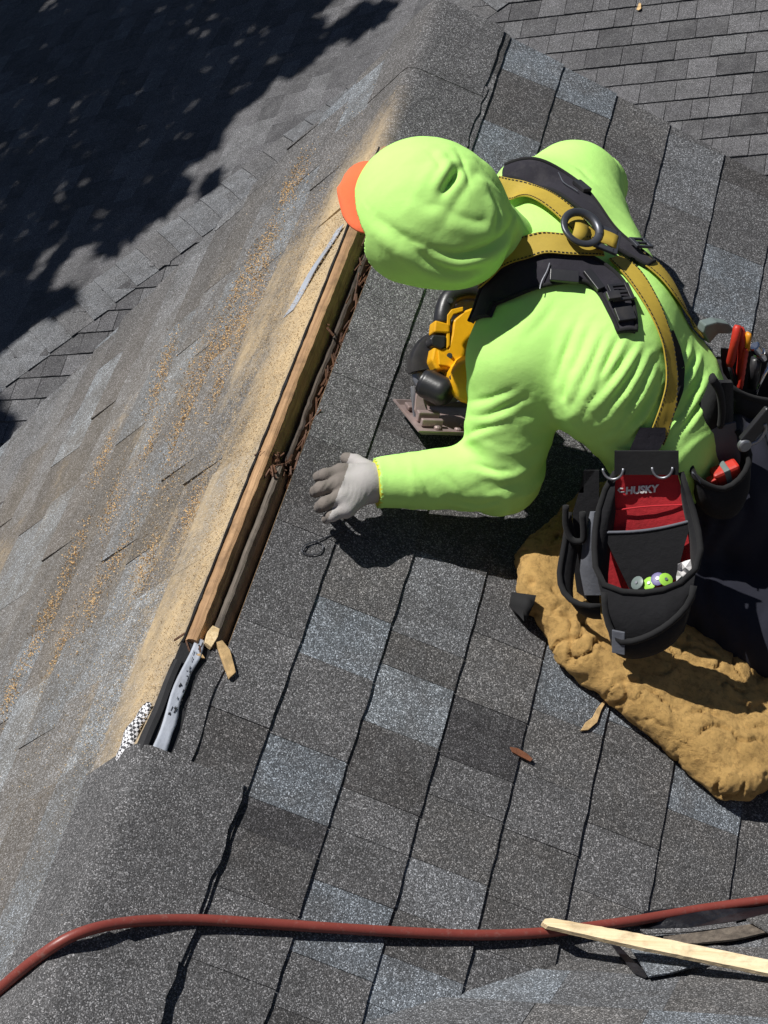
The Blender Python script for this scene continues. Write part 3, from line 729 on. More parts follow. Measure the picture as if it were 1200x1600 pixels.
# hood, pulled over a cap
NECK = rs(812, 395, .40); DRAPE = rs(718, 380, .465)
def f_hood(P):
    d = d_ell(P, HEAD+CROWN*.002, CROWN, HL, HU, .128, .128, .120)
    d = smin(d, d_ell(P, HEAD+CROWN*.042-HU*.02, CROWN, HL, HU, .085, .112, .095), .05)
    d = smin(d, d_ell(P, DRAPE, CROWN, HL, HU, .076, .070, .068), .05)
    d = smin(d, d_cone(P, HEAD-CROWN*.06, NECK, .072, .050), .02)
    return d
def hood_disp(P, Nrm):
    a = nz(P, 8, 5.0); b = nz(P, 19, 2.0); c = nz(P, 5, 9.0); t = (P-HEAD)@CROWN; l = (P-HEAD)@HL
    def nn(x, y, o=0.0): return np.array([noise.noise(Vector((i, j, o))) for i, j in zip(x, y)])
    rid = lambda n, k=3.2: np.clip(1-k*np.abs(n), -.7, 1)
    low = 1/(1+np.exp((t-.02+.5*l)/.03)); q = l+.35*t+.03*a
    w = low*(.0016*rid(nn(q/.050, t/.20, 2.0))+.0007*rid(nn(q/.026, t/.12, 7.0)))
    w += (1-low)*.0008*rid(nn((l*.8+t*.6)/.05, (t*.8-l*.6)/.15, 12.0))+.0016*a+.0004*b
    # peak of the hood: a pinched flap with a hollow beside it
    pk = A(PEAK); ax = A(PEAK_AX); q = P-pk; u = q@ax; v = q@np.cross(ax, A(PEAK_N))
    lam = np.exp(-(u/.028)**2)
    w += lam*(-.016*np.exp(-((v-.006)/.0085)**2)+.011*np.exp(-((v+.010)/.010)**2))
    w += np.exp(-(u/.055)**2)*(.004*np.exp(-((v+.03)/.012)**2)-.004*np.exp(-((v-.034)/.010)**2))
    return w
lo, hi = bounds([HEAD+CROWN*.1, HEAD-CROWN*.1, NECK], .17)
# where the sight line meets the smooth hood, for the pinched peak
V, F = nets(f_hood, lo, hi, .0038)
_b = BVHTree.FromPolygons([Vector(v) for v in V], [tuple(f) for f in F])
PEAK, PEAK_N = hit(_b, 700, 279); _q, _ = hit(_b, 686, 300); PEAK_AX = (PEAK-_q).normalized()
if PEAK_N.dot(CV-PEAK) < 0: PEAK_N = -PEAK_N
V = relax(V, F, 2); Nr = grad(f_hood, V); V = V+Nr*(hood_disp(V, Nr)+folds(V, Nr, HOOD_FOLDS, _b))[:, None]; V = relax(V, F, 1, .3)
fc = V[F].mean(1); FACE = -HU*.8+CROWN*.35; FACE /= np.linalg.norm(FACE)
keep = ~(((fc-HEAD)@FACE > .060) & (np.abs((fc-HEAD)@HL) < .085) & ((fc-HEAD)@CROWN > -.06))
F = F[keep]
hood = np_obj('hood', V, F, M['lime'], shirt); md = hood.modifiers.new('solid', 'SOLIDIFY'); md.thickness = .003; md.offset = -1
HOOD_BVH = BVHTree.FromPolygons([Vector(v) for v in V], [tuple(f) for f in F])

# cap: shell under the hood and a stiff curved brim that shows beyond it
cap_brim = MB(); rows = []
B0 = HEAD+CROWN*.088-HU*.0+HL*.018; bd = CROWN*.975-HU*.22; bd /= np.linalg.norm(bd); bn = np.cross(HL, bd); bn = bn if bn@NV > 0 else -bn
for i in range(11):
    s = i/10; r = []
    for j in range(17):
        t = -1+2*j/16; half = .094*math.sqrt(max(0, 1-(max(0, s-.35)/.65*.99)**2.2)); r.append(B0+bd*(s*.088*(1-.05*t*t))+HL*(t*half)-bn*(.014*t*t)+A(LATV)*.004)
    rows.append(r)
cap_brim.sheet([[Vector(p) for p in r] for r in rows], Vector(bn)*-.003); 
cap = mesh_obj('cap', [], [], M['cap'], person)
mbc = MB(); prof = [(.0, .096), (.03, .092), (.06, .078), (.085, .05), (.095, .012)]
mbc.lathe(HEAD+CROWN*.0, CROWN, [(q, r*.92) for q, r in prof], 24); 
bpy.data.objects.remove(cap); cap = mbc.build('cap', M['cap'], person, smooth=True)
cap_brim.build('cap_brim', M['cap'], cap, smooth=True)
# ------------------------------------------------------------------ trousers, boots, body, gloves
MSOLE = simple('black_rubber_sole', (.02, .02, .02), .8)
PEL = T[4]+SPV*.055-NV*.02
HIPL, HIPR = PEL-LATV*.095, PEL+LATV*.095
KNL, ANL = rs(1005, 875, .072), rs(1290, 1062, .09)
KNR, ANR = KNL+LATV*.30+SPV*.03, ANL+LATV*.27+SPV*.02
def f_trou(P):
    d = d_ell(P, PEL, SPV, LATV, NV, .125, .175, .115)
    d = smin(d, d_cone(P, T[4], PEL, .10, .11), .04)
    for h, k, a in ((HIPL, KNL, ANL), (HIPR, KNR, ANR)):
        d = smin(d, d_cone(P, h, k, .092, .072), .03); d = smin(d, d_cone(P, k, a, .074, .074), .02)
    return smin(d, d_cone(P, PEL, (ANL+ANR)/2, .13, .10), .04)
lo, hi = bounds([PEL, KNL, ANL, KNR, ANR], .15); V, F = nets(f_trou, lo, hi, .008); Nr = grad(f_trou, V)
a = nz(V, 10, 2.0); c = nz(V, 5, 4.0); t = V@SPV
V = V+Nr*(.006*a+.006*np.clip(c+.5, 0, 1)*(np.abs(np.sin((t+.06*a+V@LATV*.3)*np.pi/.045))*2-1))[:, None]; V = relax(V, F, 1, .3)
np_obj('trousers', V, F, M['navy'], person)
for an, s in ((ANL, 0), (ANR, 1)):
    toe = an+SPV*.13-NV*.055
    def f_boot(P): 
        d = smin(d_cone(P, an-SPV*.01, an+SPV*.07-NV*.01, .058, .052), d_cone(P, an+SPV*.07-NV*.02, toe, .05, .042), .03); return d
    lo, hi = bounds([an, toe], .09); V, F = nets(f_boot, lo, hi, .008); bo = np_obj('boot', relax(V, F, 2), F, M['boot'], person)
    sn = SPV*.92+NV*.4; sn /= np.linalg.norm(sn); mb = MB(); mb.sheet([[Vector(an+SPV*(.125+.02*math.sin(v*3))+sn*.0-NV*(v*.145-.045)+LATV*u) for u in (-.042, -.02, .0, .02, .042)] for v in (0, .25, .5, .75, 1)], Vector(SPV)*.022); mb.build('sole', MSOLE, bo, bevel=.004)
# body under the clothes, one surface with arms, legs, neck and head
def hand_pts(): return None
def f_body(P):
    d = d_loft(P, T, [.06, .15, .16, .15, .15], [.05, .075, .09, .085, .08], LATV)
    for sh, el, wr in ((SHL, ELL, WRL), (SHR, ELR, WRR)):
        d = smin(d, d_cone(P, T[1], sh, .06, .055), .04); d = smin(d, d_cone(P, sh, el, .05, .04), .02); d = smin(d, d_cone(P, el, wr, .038, .028), .015)
    d = smin(d, d_ell(P, PEL, SPV, LATV, NV, .10, .14, .09), .04)
    for h, k, an in ((HIPL, KNL, ANL), (HIPR, KNR, ANR)):
        d = smin(d, d_cone(P, h, k, .075, .055), .02); d = smin(d, d_cone(P, k, an, .052, .038), .015)
    d = smin(d, d_cone(P, T[0], HEAD-CROWN*.06, .055, .05), .03)
    d = smin(d, d_ell(P, HEAD-HU*.01, CROWN, HL, HU, .115, .078, .095), .02)
    nose = HEAD-HU*.105+CROWN*.005
    d = smin(d, d_cone(P, nose+CROWN*.03, nose-HU*.012, .008, .014), .012)
    for s in (-1, 1):
        d = smin(d, d_ell(P, HEAD+HL*.080*s, CROWN, HL, HU, .03, .012, .018), .008)
        d = smax(d, -d_ell(P, HEAD-HU*.104+CROWN*.035+HL*.032*s, CROWN, HL, HU, .012, .018, .012), .008)
    d = smax(d, -d_ell(P, HEAD-HU*.103-CROWN*.04, CROWN, HL, HU, .004, .024, .010), .004)
    return d
lo, hi = bounds(T+[SHL, ELL, WRL, SHR, ELR, WRR, HEAD, PEL, KNL, ANL, KNR, ANR], .12); V, F = nets(f_body, lo, hi, .0115)
np_obj('body', V, F, M['skin'], person)

# left glove: palm, four bent fingers and a thumb
def G(px, py, h): return rs(px, py, h)
KN = [G(533, 738, .090), G(529, 757, .093), G(533, 778, .090), G(540, 796, .083)]
MID = [G(508, 742, .088), G(502, 763, .090), G(508, 787, .087), G(519, 806, .078)]
TIP = [G(497, 745, .052), G(492, 769, .050), G(499, 793, .050), G(510, 811, .048)]
TH = [G(572, 733, .075), G(556, 721, .062), G(541, 716, .050)]
FR = [.0118, .0125, .0122, .0105]
def f_glove(P):
    d = d_cone(P, G(600, 754, .086), G(575, 756, .086), .036, .034)
    pal = d_cone(P, G(575, 745, .086), KN[0], .024, .0165)
    for k in KN[1:]: pal = smin(pal, d_cone(P, G(572, 758, .086), k, .027, .0165), .012)
    d = smin(d, pal, .015)
    fi = None
    for a, b, c, r in zip(KN, MID, TIP, FR):
        q = smin(d_cone(P, a, b, r*1.15, r*1.04), d_cone(P, b, c, r*1.02, r*.88), .004); fi = q if fi is None else np.minimum(fi, q)
    d = smin(d, fi, .006)
    th = smin(d_cone(P, TH[0], TH[1], .018, .0135), d_cone(P, TH[1], TH[2], .0135, .0115), .005)
    return smin(d, th, .010)
lo, hi = bounds(KN+MID+TIP+TH+[G(600, 754, .086)], .045); V, F = nets(f_glove, lo, hi, .0026); Nr = grad(f_glove, V, .001)
a = nz(V, 30, 3.0); V = V+Nr*(.0012*a+.0008*np.sin((V@SPV+.01*a)*2*np.pi/.010)*np.clip(nz(V, 18, 7.0)+.3, 0, 1))[:, None]; V = relax(V, F, 1, .3)
glove = np_obj('glove', V, F, M['glove'], person)
glove.data.materials.append(M['glove_palm'])
kc = A(KN[1]); pal = np.array([((A(v)-kc)@SPV < .004) for v in V[F].mean(1)])
glove.data.polygons.foreach_set('material_index', pal.astype(np.int32)[:len(glove.data.polygons)])
mb = MB(); e = (WRL-ELL)/np.linalg.norm(WRL-ELL)
mb.lathe(WRL-e*.004, e, [(0, .0435), (.003, .0455), (.007, .0455), (.010, .0425)], 28); M['hem'] = cloth('yellow_cuff_hem', (.62, .62, .06)); mb.build('cuff_hem', M['hem'], glove, smooth=True)
# right glove closed round the rear handle of the saw
RH = rs(738, 470, .16)
def f_rg(P):
    d = d_cone(P, WRR, RH, .036, .032); fw = -LATV*.5-SPV*.2; 
    for i in range(4):
        o = RH-SPV*(.028-.019*i)+NV*.01; p1 = o-LATV*.03-NV*.0; p2 = p1-NV*.03+SPV*.0
        d = smin(d, smin(d_cone(P, o, p1, .0125, .0115), d_cone(P, p1, p2, .0115, .010), .004), .006)
    return smin(d, d_cone(P, RH+SPV*.02, RH-SPV*.02-LATV*.02-NV*.035, .014, .011), .008)
lo, hi = bounds([WRR, RH], .08); V, F = nets(f_rg, lo, hi, .004); np_obj('glove', relax(V, F, 1), F, M['glove'], person)

# ------------------------------------------------------------------ ribbons that lie on the shirt
def nearest(P, lift):
    a = SHIRT_BVH.find_nearest(P); n = a[1]
    if n.dot(CV-a[0]) < 0: n = -n
    return a[0]+n*lift, n
def surf(px, py):
    h, n = hit(SHIRT_BVH, px, py)
    if h is None:
        # beyond the outline: nearest spot of the shirt to the sight line
        d = ray(px, py).normalized(); best = None
        for t in np.linspace(3.2, 4.4, 60):
            a = SHIRT_BVH.find_nearest(CV+d*t)
            if best is None or a[3] < best[3]: best = a
        h, n = best[0], best[1]
    return h
def ribbon(path, widths, lift, thick, name, mat, parent, nacross=5, n=7, conform=True, smoothit=3, crown=0.0, bevel=0):
    c = catmull([surf(*p) for p in path], n)
    for _ in range(smoothit): c = [c[0]]+[(c[i-1]+c[i]*2+c[i+1])/4 for i in range(1, len(c)-1)]+[c[-1]]
    W = np.interp(np.linspace(0, 1, len(c)), np.linspace(0, 1, len(widths)), widths); rows = []; norms = []
    for i, p in enumerate(c):
        _, nn = nearest(p, 0); norms.append(nn)
    for _ in range(4): norms = [norms[0]]+[((norms[i-1]+norms[i]*2+norms[i+1])).normalized() for i in range(1, len(norms)-1)]+[norms[-1]]
    for i, p in enumerate(c):
        t = (c[min(i+1, len(c)-1)]-c[max(i-1, 0)]).normalized(); cr = norms[i].cross(t).normalized(); r = []
        for j in range(nacross):
            s = -1+2*j/(nacross-1); q = p+cr*(s*W[i]/2)
            if conform:
                a, nn = nearest(q, 0); hgt = (a-q).dot(norms[i]); q = q+norms[i]*(max(-.02, min(.02, hgt))*.7)
            r.append(q+norms[i]*(lift+crown*(1-s*s)))
        rows.append(r)
    for _ in range(2):
        rows = [rows[0]]+[[(rows[i-1][j]+rows[i][j]*2+rows[i+1][j])/4 for j in range(nacross)] for i in range(1, len(rows)-1)]+[rows[-1]]
    mb = MB(); mb.sheet(rows, lambda i, j: norms[i]*-thick); o = mb.build(name, mat, parent, smooth=True, autos=50)
    return o, rows, norms
def webbing(name, col):
    m, nt, b = nmat(name); p = pos(nt); w = N(nt, 'ShaderNodeTexWave', i_Scale=240.0, i_Distortion=1.0); L(nt, p, w.inputs[0])
    c = mixc(nt, noise_t(nt, p, 30, 6, .7), tuple(x*.6 for x in col), col); c = mixc(nt, math_(nt, 'MULTIPLY', w.outputs[1], .25), c, tuple(x*.4 for x in col))
    L(nt, c, b.inputs[0]); b.inputs['Roughness'].default_value = .7; bump(nt, b, w.outputs[1], .3, .001); return m
M['yellow'] = webbing('yellow_webbing', (.58, .41, .045)); M['stitch'] = simple('dark_stitching', (.02, .02, .02), .8, bmp=0)
M['pad'] = cloth('black_padding', (.028, .026, .034), var=.35, dirt=(.07, .065, .07), bstr=.35); M['trim'] = cloth('black_binding', (.018, .018, .019), var=.3)
M['steel'] = simple('grey_steel', (.32, .33, .36), .42, .75, var=.2, scale=30, bmp=.1, spec=.5)
M['dsteel'] = simple('dark_plated_steel', (.10, .105, .12), .4, .6, var=.25, scale=30, bmp=.1)
M['plastic'] = simple('black_plastic', (.022, .022, .025), .38, var=.25, scale=30, bmp=.12, spec=.5, grime=(.06, .055, .05))
harness = empty('safety_harness', tuple(surf(900, 380))); tag(harness, 'fall harness with yellow webbing, black shoulder pads and steel ring on the back', 'harness')
pads = []
for path, w in (([(752, 500), (768, 466), (808, 440), (858, 424), (912, 424), (948, 446), (968, 484), (978, 522)], [.066, .064, .062, .062, .060, .058, .050, .034]),
                ([(792, 272), (828, 270), (872, 292), (915, 328), (950, 372), (985, 400), (1012, 418)], [.030, .058, .070, .070, .062, .05, .04])):
    o, rows, nm = ribbon(path, w, .011, .010, 'shoulder_pad', M['pad'], harness, 7, 7, crown=.003); pads.append((rows, nm))
    mb = MB()
    edge = [r[0] for r in rows]+[p for p in rows[-1][1:-1]]+[r[-1] for r in rows][::-1]
    mb.tube([p for p in edge], .0042, 6); mb.build('binding', M['trim'], o, smooth=True)
mb = MB(); 
bk, bn_ = nearest(surf(940, 402), .014)
def strap(path, w, lift, nm='strap', stitches=True, mat='yellow', sm=3, n=7):
    o, rows, no = ribbon(path, w, lift, .0025, nm, M[mat], harness, 5, n, smoothit=sm)
    if stitches:
        mb = MB()
        for col in (0, -1):
            line = [r[col]*.88+r[2]*.12 for r in rows]; k = 0; acc = 0
            for i in range(len(line)-1):
                a, b = line[i], line[i+1]; m = max(1, int((b-a).length/.0062))
                for q in range(m):
                    c0 = a+(b-a)*((q+.15)/m); c1 = a+(b-a)*((q+.75)/m); d = (c1-c0)
                    if d.length < 1e-5: continue
                    mb.box((c0+c1)/2+no[i]*.0006, d/2, no[i].cross(d).normalized()*.0009, no[i]*.0006)
        tag(mb.build('stitching', M['stitch'], o), kind='stuff')
    return o, rows, no
strap([(786, 292), (815, 304), (850, 322), (882, 346), (906, 372), (930, 392)], [.036, .044, .046, .046, .044, .04], .0205)
strap([(748, 470), (758, 436), (782, 408), (818, 394), (860, 389), (900, 392), (930, 396)], [.040, .046, .046, .045, .044, .042, .04], .0215)
strap([(958, 408), (985, 432), (1008, 468), (1028, 512), (1040, 560), (1042, 610), (1030, 660), (1020, 690)], [.040, .042, .040, .036, .034, .034, .036, .036], .012, sm=4)
strap([(970, 392), (1000, 408), (1030, 432), (1052, 464), (1070, 498), (1084, 525)], [.036, .05, .06, .06, .05, .04], .012, sm=5)
ribbon([(1045, 520), (1058, 560), (1058, 600), (1046, 640)], [.02, .024, .024, .02], .006, .003, 'leg_strap', M['trim'], harness)
# back plate: steel ring with a slotted tongue
rc, rn = nearest(surf(898, 374), .033); rt = (surf(942, 398)-surf(890, 370)).normalized(); rt = (rt-rn*rt.dot(rn)).normalized(); rcr = rn.cross(rt)
mb = MB(); ring = [rc+(rt*math.cos(a)*.034+rcr*math.sin(a)*.037) for a in [2*math.pi*i/32 for i in range(33)]]
mb.tube(ring, .0078, 12, cap=False, flat=.7); dr = mb.build('d_ring', M['dsteel'], harness, smooth=True)
pc = rc+rt*.052-rn*.003
mb = MB()
for s in (-1, 1): mb.box(pc+rcr*.022*s, rt*.017, rcr*.0055, rn*.0035)
for s in (-1, 1): mb.box(pc+rt*.0175*s, rt*.0055, rcr*.0275, rn*.0035)
mb.build('ring_plate', M['dsteel'], harness, bevel=.0015)
mb = MB(); mb.sheet([[pc+rt*u+rcr*v+rn*(.006-.9*u*u*6) for v in (-.016, 0, .016)] for u in (-.018, -.009, 0, .009, .018)], rn*-.002); mb.build('strap_loop', M['yellow'], harness, smooth=True)
mb = MB(); mb.sheet([[rc+rt*u+rcr*v+rn*(.004-.012+.004*math.cos(v*90)) for v in (-.022, -.011, 0, .011, .022)] for u in (-.012, 0, .014)], rn*-.002); mb.build('strap_loop', M['yellow'], harness, smooth=True)
# buckles and keepers
def buckle(px, py, ang, lx, ly, parent, lift=.02, nm='buckle', mat='plastic', hole=True):
    c, n = nearest(surf(px, py), lift); t = (surf(px+12*math.cos(ang), py+12*math.sin(ang))-surf(px-12*math.cos(ang), py-12*math.sin(ang))); t = (t-n*t.dot(n)).normalized(); w = n.cross(t)
    mb = MB()
    if hole:
        for s in (-1, 1): mb.box(c+w*ly*.8*s, t*lx, w*ly*.22, n*.003)
        for s in (-1, 0, 1): mb.box(c+t*lx*.85*s, t*lx*.16, w*ly*.8, n*.0028)
    else: mb.box(c, t*lx, w*ly, n*.004)
    return mb.build(nm, M[mat], parent, bevel=.0012)
buckle(966, 470, 1.15, .020, .020, harness, .022); buckle(972, 500, 1.2, .014, .017, harness, .018, hole=False)
buckle(992, 396, .8, .014, .022, harness, .024, 'keeper', 'dsteel'); buckle(880, 440, .1, .026, .012, harness, .018, 'keeper', hole=False)
buckle(925, 448, .9, .024, .008, harness, .019, 'keeper', hole=False); buckle(905, 303, .7, .018, .010, harness, .017, 'keeper', hole=False); buckle(955, 478, 1.2, .009, .012, harness, .028, 'keeper', 'plastic', hole=False)
for i, pth in enumerate(([(868, 280), (876, 292), (880, 300), (890, 306), (898, 312)], [(858, 418), (854, 432), (846, 446), (844, 458)])):
    o, _, _ = ribbon(pth, [.0016]*3, .018, .001, 'seam_thread', M['steel'], harness, 2, 4, conform=False)
# seam where the left sleeve is set in
_sm = catmull([surf(*q) for q in ((738, 556), (752, 550), (768, 546), (786, 546), (805, 549), (824, 555), (842, 562), (860, 571), (878, 581))], 6)
mb = MB(); mb.tube([nearest(q, .0002)[0] for q in _sm], .0012, 6); mb.build('sleeve_seam', M['lime'], shirt, smooth=True)
# ------------------------------------------------------------------ tool belt and pouches
class VPl:                                    # upright plane across the line of sight, facing -y, turned by yaw
    def __init__(s, P, yaw=0.0):
        s.P = Vector(P); s.n = Vector((math.sin(yaw), -math.cos(yaw), 0)); s.x = Vector((math.cos(yaw), math.sin(yaw), 0))
    def at(s, px, py, out=0.0):
        d = ray(px, py); t = ((s.P+s.n*out-CV).dot(s.n))/d.dot(s.n); return CV+d*t
M['red'] = cloth('red_canvas', (.48, .028, .036), var=.2, dirt=(.32, .03, .03), bstr=.4); M['black'] = cloth('black_nylon', (.016, .016, .018), var=.3, bstr=.4)
M['grey'] = cloth('grey_nylon', (.12, .127, .148), var=.2, bstr=.4); M['white'] = simple('white_print', (.75, .73, .72), .7, var=.1)
belt = empty('tool_belt', tuple(T[4])); tag(belt, 'black padded tool belt with red and grey nail pouches round the waist', 'tool belt')
spn = Vector(T[4]-T[3]).normalized(); lat = Vector((0,1,0)); up_ = spn.cross(lat); up_ = up_ if up_.dot(RIGHT.N) > 0 else -up_
rows = []
for i in range(49):
    a = 2*math.pi*i/48; ca, sa = math.cos(a), math.sin(a); c = Vector(T[4])+spn*.004
    rows.append([c+lat*ca*(.172+e)+up_*sa*(.104+e)+spn*w for w, e in ((-.034, .002), (-.030, .009), (0, .012), (.034, .010), (.038, .002))])
mb = MB(); mb.grid(rows); mb.build('belt_pad', M['black'], belt, smooth=True)
VP = VPl(Vector(T[4])-lat*.235-Vector((.02, 0, .0)), .10)
# the pouches rest on the thigh, so their lower ends stand out from the hip
_a, _b = VP.at(1010, 742), rp(1005, 1005, .070); VP.P = _a; VP.n = (_a-_b).cross(VP.x).normalized(); VP.n = VP.n if VP.n.dot(CV-_a) > 0 else -VP.n
def loft_wall(rim, bot, n=5, bulge=.0, nrm=None):
    rows = []
    for i in range(n):
        t = i/(n-1); rows.append([r*(1-t)+b*t+(nrm*bulge*math.sin(math.pi*t) if nrm is not None else Vector((0,0,0))) for r, b in zip(rim, bot)])
    return rows
def sheet_obj(rows, off, name, mat, parent, smooth=True): 
    mb = MB(); mb.sheet(rows, off); return mb.build(name, mat, parent, smooth=smooth, autos=60)
def resample(pts, n): 
    c = catmull(pts, 10); d = [0]
    for i in range(1, len(c)): d.append(d[-1]+(c[i]-c[i-1]).length)
    out = []
    for k in range(n):
        s = d[-1]*k/(n-1); i = max(0, min(len(c)-2, int(np.searchsorted(d, s))-1)); t = 0 if d[i+1] == d[i] else (s-d[i])/(d[i+1]-d[i]); out.append(c[i]+(c[i+1]-c[i])*t)
    return out
def pouch(back_top, back_side_l, back_side_r, rim, bot, name, backmat, wallmat, vp, out_r, out_b, bulge=.012, inner=None):
    """back panel, bulging front wall with bound rim. rim/bot: (px,py,fraction of depth)"""
    root = None
    n = 17
    R = resample([vp.at(x, y, out_r*f) for x, y, f in rim], n); Bt = resample([vp.at(x, y, out_b*f) for x, y, f in bot], n)
    wall = sheet_obj(loft_wall(R, Bt, 7, bulge, vp.n), vp.n*-.003, name, wallmat, belt)
    mb = MB(); mb.tube(R, .0058, 8); mb.build('binding', M['trim'], wall, smooth=True)
    mb = MB(); _q = Bt[4:-4]; mb.add(_q, [tuple(range(len(_q)))]); mb.build('bottom', wallmat, wall, fix=False)
    L_ = resample([vp.at(x, y, 0) for x, y in back_side_l], 9); R_ = resample([vp.at(x, y, 0) for x, y in back_side_r], 9)
    bk = sheet_obj([[l*(1-t)+r*t+vp.n*(-.008*math.sin(math.pi*t)) for t in (0, .2, .4, .6, .8, 1)] for l, r in zip(L_, R_)], vp.n*-.004, 'back_panel', backmat, wall)
    return wall, bk, R
# main red and black pouch
w1, b1, R1 = pouch(None, [(968, 742), (950, 770), (940, 800), (938, 840), (944, 890), (955, 925)], [(1058, 738), (1066, 770), (1078, 800), (1086, 840), (1082, 890), (1072, 925)],
    [(962, 738, 0), (944, 770, .05), (932, 815, .25), (929, 865, .65), (936, 905, .95), (962, 922, 1), (1005, 926, 1), (1050, 917, 1), (1084, 894, .95), (1095, 860, .7), (1088, 815, .3), (1076, 775, .08), (1064, 738, 0)],
    [(962, 800, 0), (955, 850, .1), (950, 900, .3), (950, 960, .7), (955, 1000, .95), (975, 1015, 1), (1010, 1018, 1), (1045, 1008, 1), (1070, 985, .95), (1080, 940, .7), (1080, 890, .3), (1076, 840, .1), (1066, 790, 0)],
    'pouch', M['red'], M['black'], VP, .085, .095)
sheet_obj([[VP.at(x0+(x1-x0)*t, y0+(y1-y0)*t+dy*math.sin(t*math.pi), .006+o) for t in (0, .2, .4, .6, .8, 1)] for (x0, y0, x1, y1, dy, o) in ((942, 832, 1082, 812, 6, .012), (958, 868, 1070, 850, 8, .018), (988, 930, 1056, 905, 0, .024))], VP.n*-.003, 'inner_pocket', M['black'], w1)
mb = MB(); mb.tube(resample([VP.at(942+(1086-942)*t, 832-20*t+6*math.sin(t*math.pi), .018) for t in (0, .2, .4, .6, .8, 1)], 14), .0028, 6); mb.build('binding', M['grey'], w1, smooth=True)
for (x0, y0, x1, y1) in ((946, 800, 1074, 789), ):   # stitched crease in the red panel
    mb = MB(); mb.tube(resample([VP.at(x0+(x1-x0)*t, y0+(y1-y0)*t-3*math.sin(3.1*t), .0005) for t in (0, .3, .6, 1)], 12), .0016, 5); mb.build('crease', M['red'], w1, smooth=True)
# small front pocket with its own rim
R = resample([VP.at(x, y, o) for x, y, o in ((944, 925, .088), (948, 965, .100), (962, 998, .112), (985, 1003, .115), (1022, 990, .115), (1055, 967, .11), (1078, 940, .10), (1084, 915, .090))], 15)
Bt = resample([VP.at(x, y, o) for x, y, o in ((952, 985, .085), (955, 1008, .09), (965, 1024, .09), (985, 1030, .09), (1015, 1026, .09), (1045, 1012, .09), (1065, 990, .088), (1075, 962, .086))], 15)
_m = MB(); _m.add(list(Bt)+[VP.at(1075, 940, .05), VP.at(1010, 960, .04), VP.at(952, 950, .05)], [tuple(range(len(Bt)+3))]); fp = sheet_obj(loft_wall(R, Bt, 6, .008, VP.n), VP.n*-.003, 'front_pocket', M['black'], belt); mb = MB(); mb.tube(R, .0062, 8); mb.build('binding', M['trim'], fp, smooth=True)
_m.build('bottom', M['black'], fp, fix=False)
mb = MB(); mb.sheet([[VP.at(956+dx, y+dx*.2, .117) for dx in (0, 10, 20)] for y in (985, 1005, 1020)], VP.n*-.006); mb.build('tab', M['grey'], fp, bevel=.001)
# side pocket on the left of the red one
R = resample([VP.at(x, y, o) for x, y, o in ((890, 800, .0), (882, 850, .02), (874, 900, .05), (884, 930, .07), (908, 945, .08), (938, 948, .075))], 13)
Bt = resample([VP.at(x, y, o) for x, y, o in ((905, 850, .0), (898, 890, .02), (895, 930, .045), (902, 955, .06), (920, 966, .065), (940, 968, .065))], 13)
sp = sheet_obj(loft_wall(R, Bt, 5, .006, VP.n), VP.n*-.003, 'side_pocket', M['black'], belt); mb = MB(); mb.tube(R, .0055, 8); mb.build('binding', M['trim'], sp, smooth=True)
sheet_obj([[VP.at(x, y, -.01) for x in (890+dx, 912, 936)] for y, dx in ((735, 40), (770, 14), (800, 5), (850, 5), (900, 8), (945, 14))], VP.n*-.004, 'back_panel', M['black'], sp)
sheet_obj([[VP.at(x0, y, .01), VP.at((x0+x1)/2, y, .018), VP.at(x1, y, .012)] for y, x0, x1 in ((800, 922, 936), (850, 910, 934), (890, 906, 936), (930, 908, 942))], VP.n*-.004, 'divider', M['grey'], sp)
mb = MB(); mb.tube(catmull([VP.at(x, y, .02) for x, y in ((884, 790), (884, 820), (892, 842), (906, 846), (912, 838), (910, 800))], 5), .006, 8); mb.build('loop', M['trim'], sp, smooth=True)
# steel half rings and the leather keeper above the red panel
for cx, cy in ((958, 728), (1035, 726)):
    mb = MB(); mb.tube([VP.at(cx+16*math.cos(a), cy+4+17*math.sin(a), .012) for a in [math.radians(x) for x in range(0, 190, 15)]]+[VP.at(cx-16, cy+4, .012)], .0024, 8); mb.build('half_ring', M['steel'], belt, smooth=True)
sheet_obj([[VP.at(x, y, .012+.003*math.sin(x*.1)) for x in (960, 990, 1030, 1060)] for y in (705, 722, 742)], VP.n*-.005, 'hanger_band', M['trim'], belt)
sheet_obj([[Vector(surf(x, y))*1.0+ (CV-Vector(surf(x, y))).normalized()*.016 for x in (x0, (x0+x1)/2, x1)] for y, x0, x1 in ((668, 1000, 1040), (684, 992, 1040), (700, 985, 1032), (712, 985, 1020))], (CV-Vector(T[4])).normalized()*-.006, 'leather_keeper', M['pad'], belt)
# lettering on the red panel
def text_mesh(txt, size, at_, xdir, ydir, ndir, name, mat, parent, shear=.25, off=.0):
    cu = bpy.data.curves.new(name, 'FONT'); cu.body = txt; cu.size = size; cu.shear = shear; cu.offset = off; cu.extrude = .0004; cu.space_character = 1.0
    to = bpy.data.objects.new(name, cu); COL.objects.link(to); dg = bpy.context.evaluated_depsgraph_get(); me = bpy.data.meshes.new_from_object(to.evaluated_get(dg)); bpy.data.objects.remove(to)
    for v in me.vertices: v.co = at_+xdir*v.co.x+ydir*v.co.y+ndir*v.co.z
    me.materials.clear(); me.materials.append(mat); o = bpy.data.objects.new(name, me); COL.objects.link(o); o.parent = parent
    if parent is not None: o.matrix_parent_inverse = Matrix.Translation(-world_loc(parent))
    return o
t0, t1 = VP.at(977, 772, -.0042), VP.at(1032, 768, -.0042); xd = (t1-t0).normalized(); yd = VP.n.cross(xd); yd = yd if yd.z > 0 else -yd
text_mesh('HUSKY', .0185, t0, xd, yd, VP.n, 'lettering', M['white'], b1, .2, .0008)
